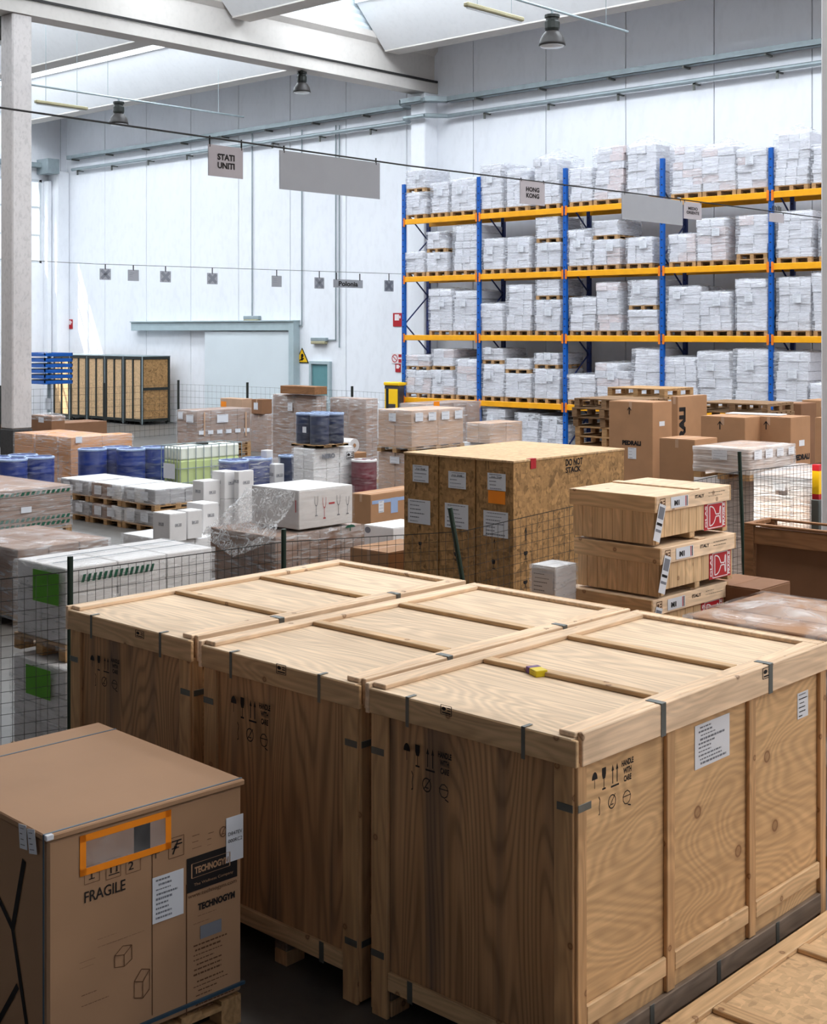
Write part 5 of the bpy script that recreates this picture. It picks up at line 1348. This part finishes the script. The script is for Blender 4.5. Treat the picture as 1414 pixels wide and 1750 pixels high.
# small white cartons in a loose heap
WG = 'small white cartons'
load('wrapped_pallet', 'low grey wrapped pallet under the nearest small white cartons', 'pallet load', 208, 296, 372, 926, .5, 0, 2, 2, 2, 'white_card', 'film', .13)
def wc(label, *q, n=1, mark=True):
    B = carton('white_carton', label, *q, 'white_card', 0, WG, tape=False)
    if mark:
        pm = (q[1] + q[2]) / 2; hpx = 6
        bicon(B, 'stamp', (pm - 5, q[3] + 16, pm + 5, q[3] + 21), 'right', 'ink_grey'); pf = (q[0] + q[1]) / 2; bicon(B, 'stamp', (pf - 4, q[3] + 14, pf + 4, q[3] + 19), 'front', 'ink_grey')
    return B
def under(B, label, mat='white_card', n=1):
    """a carton carrying the one on top of it"""
    o = B.o; z = o.location[2] - .003
    t = thing('white_carton', label, 'box', (o.location[0], o.location[1], 0), 0, WG)
    MB().box(-B.w / 2, B.w / 2, -B.l / 2, B.l / 2, 0, z, .01).build('body', mat, t)
    MB().box(-.03, .03, -B.l / 2 - .001, -B.l / 2, z - .12, z - .005).build('tape', 'paper', t)
wc('white carton, nearest of the small ones, on low wrapped pallet', 261, 290, 319, 879, .92, .52)
B = wc('white carton touching the nearest one, right side, red print', 302, 321, 346, 874, .92, .52)
B = wc('white carton behind the nearest pair, printed red corner', 319, 347, 374, 862, .93, .5); under(B, 'low white carton under the one with red corner')
B = wc('white carton standing alone before the green liquid tank', 329, 348, 378, 823, 1.12, .72); under(B, 'white carton base under the lone one before the tank')
B = wc('white carton left of the pair on the taller pile', 362, 384, 408, 807, 1.25, .82); under(B, 'white carton below left one of the taller pile')
B = wc('white carton right of the pair on the taller pile', 400, 408, 434, 806, 1.26, .82); under(B, 'white carton below right one of the taller pile')
wc('white carton lowest of the taller pile, behind film', 374, 396, 440, 868, .44, 0, mark=False)
wc('white carton with dark stacking marks, left of white wrapped pallet', 446, 456, 467, 770, 1.2, 0)
B = wc('short white bundle with dark lettering next to dark blue drum', 456, 470, 486, 794, .95, 0)
# row of low wrapped pallets with tins
for i, lab in enumerate(('grey wrapped pallet of tins, nearest of the low row', 'grey wrapped pallet of tins, middle of the low row, on pallet feet', 'grey wrapped pallet of tins, farthest of the low row')):
    C, e1, e2, w0, l0 = fit(100, 266, 346, 838, .74, 0); w0 /= 3
    for tier in (0, 1):
        c = C - e1 * (w0 * (i + .5)) + e2 * l0 / 2
        t = thing('wrapped_pallet', lab + (', upper tier' if tier else ', lower tier'), 'pallet load', (c[0], c[1], .37 * tier), 0, 'low wrapped pallets of tins')
        add_pallet(t, w0 - .04, l0, .11, 0, 'pallet'); fill(t, w0 - .08, l0 - .04, .11, .365, 3, 3, 1, 'white_card', mats=['white_card', 'tin_grey', 'tin_grey', 'card_grey'])
        if tier: MB().box(-w0 / 2 + .05, w0 / 2 - .05, -l0 / 2 + .03, l0 / 2 - .03, .366, .37).build('top_sheet', 'white_card', t)
        for k in range(2):
            o = MB().box(-.11, .11, -.0015, 0, -.08, .08).build('paper_label', 'paper', t); o.location = (-.22 + .4 * k, -l0 / 2 - .004, .24)
        if tier: add_wrap(t, w0 - .02, l0 + .02, .27, .1, 'film_thick', .015)
        else: add_wrap(t, w0 - .02, l0 + .02, .255, .1, 'film', .006)
# drums
def drum(t, x, y, z, r, h, mat, rim='lid_blue', top='drum_dark'):
    o = MB().lathe([(r * .96, 0), (r, .03), (r, h * .33), (r * 1.02, h * .35), (r, h * .37), (r, h * .64), (r * 1.02, h * .66), (r, h * .68), (r, h - .03), (r * .99, h)], n=20).build('drum', mat, t, True); o.location = (x, y, z)
    a = MB().lathe([(r * 1.0, 0), (r * 1.03, .01), (r * 1.03, .035), (r * .97, .045), (r * .90, .045), (r * .9, .01)], n=20).build('rim', rim, o); a.location = (0, 0, h - .03)
    b = MB().lathe([(r * .9, 0), (r * .89, .006)], n=16).build('lid', top, o); b.location = (0, 0, h + .004 - .02)
    for k in (-.45, .45): p = MB().lathe([(.045, 0), (.045, .02)], n=8).build('bung', rim, o); p.location = (r * k, 0, h - .005)
def drums(label, pxl, pxr, py, zt, nx, ny, r, mat='blue_drum', zb=0, pal=.144, wrap='film_drum', rim='lid_blue', tall=None):
    d = F * (H - zt) / (py - HOR); x, y = P((pxl + pxr) / 2, d + ny * r)
    t = thing('drum_pallet', label, 'drums', (x, y, zb), 0)
    w_, l_ = 2 * r * nx, 2 * r * ny
    if pal: add_pallet(t, w_, l_, pal)
    for i in range(nx):
        for j in range(ny): drum(t, -w_ / 2 + r * (2 * i + 1), -l_ / 2 + r * (2 * j + 1), pal, r * .97, zt - zb - pal, mat, rim)
    if wrap: add_wrap(t, w_ + .03, l_ + .03, zt - zb - pal + .01, pal, wrap, .012, lid=False)
    return t
drums('wrapped pallet of blue drums at the left edge', -40, 100, 786, 1.0, 2, 2, .30)
drums('wrapped pallet of blue drums, left of the pair by the liquid tank', 146, 212, 770, 1.05, 1, 2, .3)
drums('wrapped pallet of blue drums, right of the pair beside liquid tank', 212, 277, 770, 1.06, 1, 2, .3)
drums('pair of blue drums under draped film, right of the liquid tank', 392, 448, 790, 1.05, 1, 2, .29, wrap='film_thick')
drums('single maroon drum with pale lid beside the white wrapped pallet', 603, 642, 788, 1.05, 1, 1, .25, 'red_drum', pal=.12, rim='white_card')
drums('narrow dark blue drum left of the white wrapped pallet', 483, 502, 780, 1.0, 1, 1, .2, 'navy_drum', pal=.1)
# liquid tank in its cage
B = fitbox('liquid_tank', 'caged white tank of pale green liquid on pallet, beside blue drums', 'tank', 276, 308, 413, 762, 1.22, 0)
t, w_, l_ = B.o, B.w, B.l
add_pallet(t, w_, l_, .14)
MB().box(-w_ / 2 + .03, w_ / 2 - .03, -l_ / 2 + .03, l_ / 2 - .03, .14, .92, .03).build('liquid_body', 'liquid', t)
MB().box(-w_ / 2 + .03, w_ / 2 - .03, -l_ / 2 + .03, l_ / 2 - .03, .92, 1.18, .03).build('tank_top', 'tank', t)
MB().lathe([(.13, 1.18), (.13, 1.22), (.1, 1.235)], n=14).build('cap', 'black', t)
def bar(a, b): return MB().tube(a, b, .009, 5).build('cage_bar', 'metal', t)
nb = 9
for i in range(nb):
    y = -l_ / 2 + l_ * i / (nb - 1); bar((w_ / 2, y, .14), (w_ / 2, y, 1.2)); bar((-w_ / 2, y, .14), (-w_ / 2, y, 1.2))
for i in range(1, 6):
    x = -w_ / 2 + w_ * i / 6; bar((x, -l_ / 2, .14), (x, -l_ / 2, 1.2)); bar((x, l_ / 2, .14), (x, l_ / 2, 1.2))
for z in (.2, .48, .76, 1.2):
    for s in (-1, 1): bar((s * w_ / 2, -l_ / 2, z), (s * w_ / 2, l_ / 2, z)); bar((-w_ / 2, s * l_ / 2, z), (w_ / 2, s * l_ / 2, z))
for y in (-.25, .25): bar((-w_ / 2, y, 1.21), (w_ / 2, y, 1.21))
MB().box(-w_ * .35, w_ * .25, -l_ / 2 - .016, -l_ / 2 - .012, .55, .85).build('label_plate', 'paper', t)
MB().box(-w_ * .35, w_ * .4, -l_ / 2 - .016, -l_ / 2 - .012, .2, .48).build('label_plate', 'ink_grey', t)
# white wrapped pallet with dark blue kegs on top
B = load('wrapped_pallet', 'white film-wrapped pallet load carrying the dark blue drums', 'pallet load', 500, 536, 604, 768, 1.30, 0, 2, 3, 3, 'white_card', 'film_thick', .144, amp=.02, top=.03)
q = B.quad(545, 774, 568, 785, 'right'); btext(B, 'NERO', (548, 775, 570, 783), 'right', mat='ink_grey', bold=.04, e=.045); bicon(B, 'stamp', (590, 772, 602, 784), 'right', 'ink', e=.045); bicon(B, 'stamp', (586, 840, 592, 846), 'right', 'ink_grey', e=.03)
d = F * 2.2 / 200
t = drums('dark blue wrapped drums standing on top of the white wrapped pallet', 518, 580, 742, 1.94, 2, 2, .19, 'navy_drum', zb=1.345, pal=.03, rim='lid_blue')
lo = B.o.location; t.location = (lo[0] + .02, lo[1] - .1, 1.345)
o = MB().box(-.05, .05, -.402, -.4, .25, .36).build('paper_label', 'paper', t)
# film roll next to them
x, y = P(588, 27.2); t = thing('film_roll', 'short white roll of film beside the dark blue drums', 'roll', (x, y, 1.06)); 
lo2 = MB().tube((-.3, 0, .14), (.3, 0, .14), .14, 14).build('roll', 'white_card', t, False); MB().tube((-.31, 0, .14), (.31, 0, .14), .04, 10).build('core', 'card', t)
t = thing('cardboard_box', 'plain carton under the film roll', 'box', (x, y, 0)); cbox('body', t, 'card', -.35, .35, -.3, .3, 0, 1.055, .01)
# brown wrapped stacks
BG = 'brown film-wrapped stacks'
B = load('wrapped_pallet', 'large brown wrapped stack with pale top box, left one behind blue drums', 'pallet load', 465, 541, 560, 677, 1.98, 0, 2, 2, 2, 'card_grey', 'film_thick', .144, amp=.02, group=BG); paper(B, (494, 688, 502, 702), 'front', 3, e=.04)
NB = B; B = carton('cardboard_box', 'flat wooden-coloured box lying on the large brown wrapped stack', 491, 552, 574, 664, 2.2, 2.015, 'brown_wood', tape=False); B.o.location.y = NB.o.location[1] - .1; B.o.location.x = NB.o.location[0] + .25
B = load('wrapped_pallet', 'large brown wrapped stack, right one, behind the maroon drum', 'pallet load', 557, 626, 648, 682, 1.94, 0, 2, 2, 2, 'card_grey', 'film_thick', .144, amp=.02, group=BG, w_=1.22)
B = load('wrapped_pallet', 'brown wrapped pallet load with many white labels, behind the liquid tank', 'pallet load', 302, 337, 429, 702, 1.34, .3, 2, 4, 3, 'card_grey', 'film', .13)
for q in ((306, 704, 314, 716), (320, 709, 332, 722)): paper(B, q, 'front', 2, seed=4, e=.03)
paper(B, (370, 708, 389, 722), 'right', 2, seed=5, e=.03)
for k in range(6): paper(B, (339 + 15.5 * k, 736 - .9 * k, 348 + 15.5 * k, 743 - 1.0 * k), 'right', 2, seed=k, e=.03)
for k in (348, 419): patch(B, (k - 1, 704, k + 1.4, 745), 'right', 'card_pink', 'strap', .035)
t = thing('wooden_pallet', 'pallets beneath the many-labelled brown load', 'pallet', tuple(B.o.location[:2]) + (0,)); add_pallet(t, B.w, B.l, .147); add_pallet(t, B.w, B.l, .147, .148)
B = carton('cardboard_box', 'pale carton with an orange dot near the sliding door', 371, 414, 432, 682, 1.5, 0, 'card_pink', w_=1.0); patch(B, (378, 686, 387, 695), 'front', 'orange', 'orange_sticker')
B = carton('cardboard_box', 'brown carton with small label, left of the large brown stack, upper', 430, 448, 466, 683, 1.52, 1.1, 'card_dark'); BU = B; paper(B, (434, 688, 441, 700), 'front', 2)
B = carton('cardboard_box', 'pinkish wrapped carton under the brown labelled one', 427, 455, 466, 706, 1.09, 0, 'card_grey'); B.o.location.x, B.o.location.y = BU.o.location[0], BU.o.location[1]; add_wrap(B.o, B.w, B.l, B.h, 0, 'film', .01)
# carton stack with labels at centre
B = load('wrapped_pallet', 'neat cardboard cartons with four white side labels, upper tier', 'pallet load', 645, 704, 794, 702, 1.98, 1.16, 2, 2, 1, 'card_pink', 'film', .12, group='centre carton pallets', amp=.008)
for k in range(4): paper(B, (709 + 22.5 * k, 706 - 1.6 * k, 722 + 22.5 * k, 720 - 1.6 * k), 'right', 3, seed=k, e=.02)
paper(B, (666, 706, 678, 720), 'front', 3, seed=7, e=.02)
B = load('wrapped_pallet', 'pale cartons under the neat labelled cartons, lower tier', 'pallet load', 645, 704, 794, 776, 1.15, 0, 2, 2, 1, 'card_pink', 'film', .12, group='centre carton pallets', amp=.008)
paper(B, (668, 780, 684, 792), 'front', 3, seed=7, e=.02)
PK = load('wrapped_pallet', 'wrapped pinkish cartons behind the strand board crates, before the rack', 'pallet load', 797, 838, 894, 724, 1.22, .725, 2, 2, 1, 'card_pink', 'film', 0, amp=.01)
B = load('wrapped_pallet', 'white filmed pallet beneath the pinkish cartons', 'pallet load', 772, 838, 900, 762, .71, 0, 2, 2, 2, 'white_card', 'film_thick', .144, w_=1.3, l_=1.1); B.o.location.x, B.o.location.y = PK.o.location[0], PK.o.location[1]
B = load('wrapped_pallet', 'long brown wrapped box with orange sticker in front of rack', 'pallet load', 686, 741, 834, 690, 1.62, 0, 2, 4, 2, 'card_grey', 'film', .144, w_=.9); B.o.location.y -= .3; patch(B, (740, 686, 750, 694), 'right', 'orange', 'orange_sticker', .03)
# left side cartons
for i, (q, lab) in enumerate((((20, 55, 100, 741.7), 'orange-brown carton stack, leftmost of three beside the column'), ((56, 97, 160, 745.7), 'orange-brown carton stack, middle of three beside the column'), ((98, 121, 216, 748), 'orange-brown carton stack with label, rightmost of three'))):
    B = load('carton_stack', lab, 'box', *q, 1.22, 0, 1, 2, 4, 'card_orange', 'film', .13, group='orange-brown carton stacks', w_=(.76, .88, .5)[i], l_=(1.6 if i == 2 else 1.2))
    if i == 2: paper(B, (128, 746, 139, 757), 'right', 2, e=.03)
B = carton('cardboard_box', 'long low dark brown box behind the orange-brown stacks', 20, 34, 183, 728, 1.16, 0, 'card_dark', tape=False, w_=.9)
B = carton('cardboard_box', 'brown carton under white film, behind the long low box', 50, 88, 111, 712, 1.44, 0, 'card_dark', tape=False); me = shell_mb(B.w, B.l, .12, .03, 3, 6, .05).mesh('film_cover', True); me.materials.append(M['film_thick']); o = obj('film_cover', me, B.o); o.location = (0, 0, B.h - .11)
paper(B, (66, 713, 75, 722), 'front', 0); 
# strand board cabinets in black frames by the wall
C, e1, e2, w0, l0 = fit(90, 243, 293, 612, 2.53, 0)
d = F * (H - 0) / (727 - HOR); C = Vector(P(243, d)); w0 = 5.95; l0 = 1.3
names5 = ['nearest and with full end showing', 'second from the right', 'third from the right', 'fourth from the right', 'leftmost and partly hidden']
for i in range(5):
    ww = w0 / 5; c = C - e1 * (ww * (i + .5)) + e2 * l0 / 2
    t = thing('framed_cabinet', 'black framed strand board cabinet by the wall, ' + names5[i], 'cabinet', (c[0], c[1], 0), 0, 'black framed strand board cabinets')
    w2, l2 = ww / 2 - .03, l0 / 2; zt = 2.53
    for x in (-w2, w2 - .09):
        for y in (-l2, l2 - .09): cbox('corner_post', t, 'black' if x > 0 or i else 'black', x, x + .09, y, y + .09, .06, zt, .004)
    for y in (-l2, l2 - .07):
        for z in (.12, zt - .1): cbox('rail', t, 'black', -w2 + .09, w2 - .09, y, y + .07, z, z + .1, .004)
        cbox('mullion', t, 'black', -.04, .04, y, y + .06, .22, zt - .1, .004)
    for x in (-w2, w2 - .07):
        for z in (.12, 1.28, zt - .1): cbox('rail', t, 'black', x, x + .07, -l2 + .09, l2 - .09, z, z + .1, .004)
    for y in (-l2 + .03, l2 - .05):
        for s in (-1, 1): cbox('panel', t, 'osb_pale', *((-w2 + .09, -.04) if s < 0 else (.04, w2 - .09)), y, y + .02, .22, zt - .1, .002)  # paler board copy puts sunlight on the front panels into the colour
    for x in (-w2 + .03, w2 - .05):
        for z0, z1 in ((.22, 1.28), (1.38, zt - .1)): cbox('panel', t, 'osb', x, x + .02, -l2 + .09, l2 - .09, z0, z1, .002)
    cbox('roof', t, 'metal', -w2 - .01, w2 + .01, -l2 - .01, l2 + .01, zt, zt + .03, .004)
    cbox('edge_strip', t, 'metal', w2 + .004, w2 + .03, -l2 - .004, -l2 + .03, .02, zt, .003)
    for x in (-w2 + .1, w2 - .1):
        for y in (-l2 + .1, l2 - .1): MB().tube((x, y - .02, .05), (x, y + .02, .05), .05, 10).build('caster', 'black', t)
# blue tray stand by the window wall
x, y = P(84, 47.0); t = thing('tray_stand', 'stand with six blue trays and pale post by the left wall', 'stand', (x, y, 0))
MB().box(-.05, .05, -.05, .05, 0, 2.75, .01).build('post', 'metal', t); MB().box(-.5, .5, -.4, .4, 0, .05, .01).build('base', 'metal', t); MB().box(-.16, .16, -.07, -.05, .75, 1.15).build('plate', 'paper', t)
for k in range(6):
    o = MB().box(-1.0, .7, -.62, .5, 0, .05, .01).box(-1.0, .7, -.62, -.58, .05, .12).box(-1.0, -.96, -.62, .5, .05, .12).box(.66, .7, -.62, .5, .05, .12).box(-1.0, .7, .46, .5, .05, .12).build('tray', 'steel_blue', t); o.location = (0, 0, 1.66 + .19 * k)
    p = MB().box(-.9, .6, -.52, .4, .05, .10, .02).build('tray_liner', 'white_card', o)
# yellow fire cabinet by the rack end
x, y = P(677, 40.6); t = thing('hose_cabinet', 'weathered yellow hose cabinet on floor at left end of rack', 'cabinet', (x, y, 0))
MB().box(-.3, .3, -.2, .2, 0, 1.85, .02).build('body', 'felt', t); MB().box(-.26, .26, -.215, -.2, .5, 1.75).build('door', 'warn', t); MB().box(-.32, .32, -.22, .22, 1.85, 1.95, .02).build('top', 'warn', t); MB().box(-.18, .18, -.218, -.214, .8, 1.3).build('panel', 'felt', t)
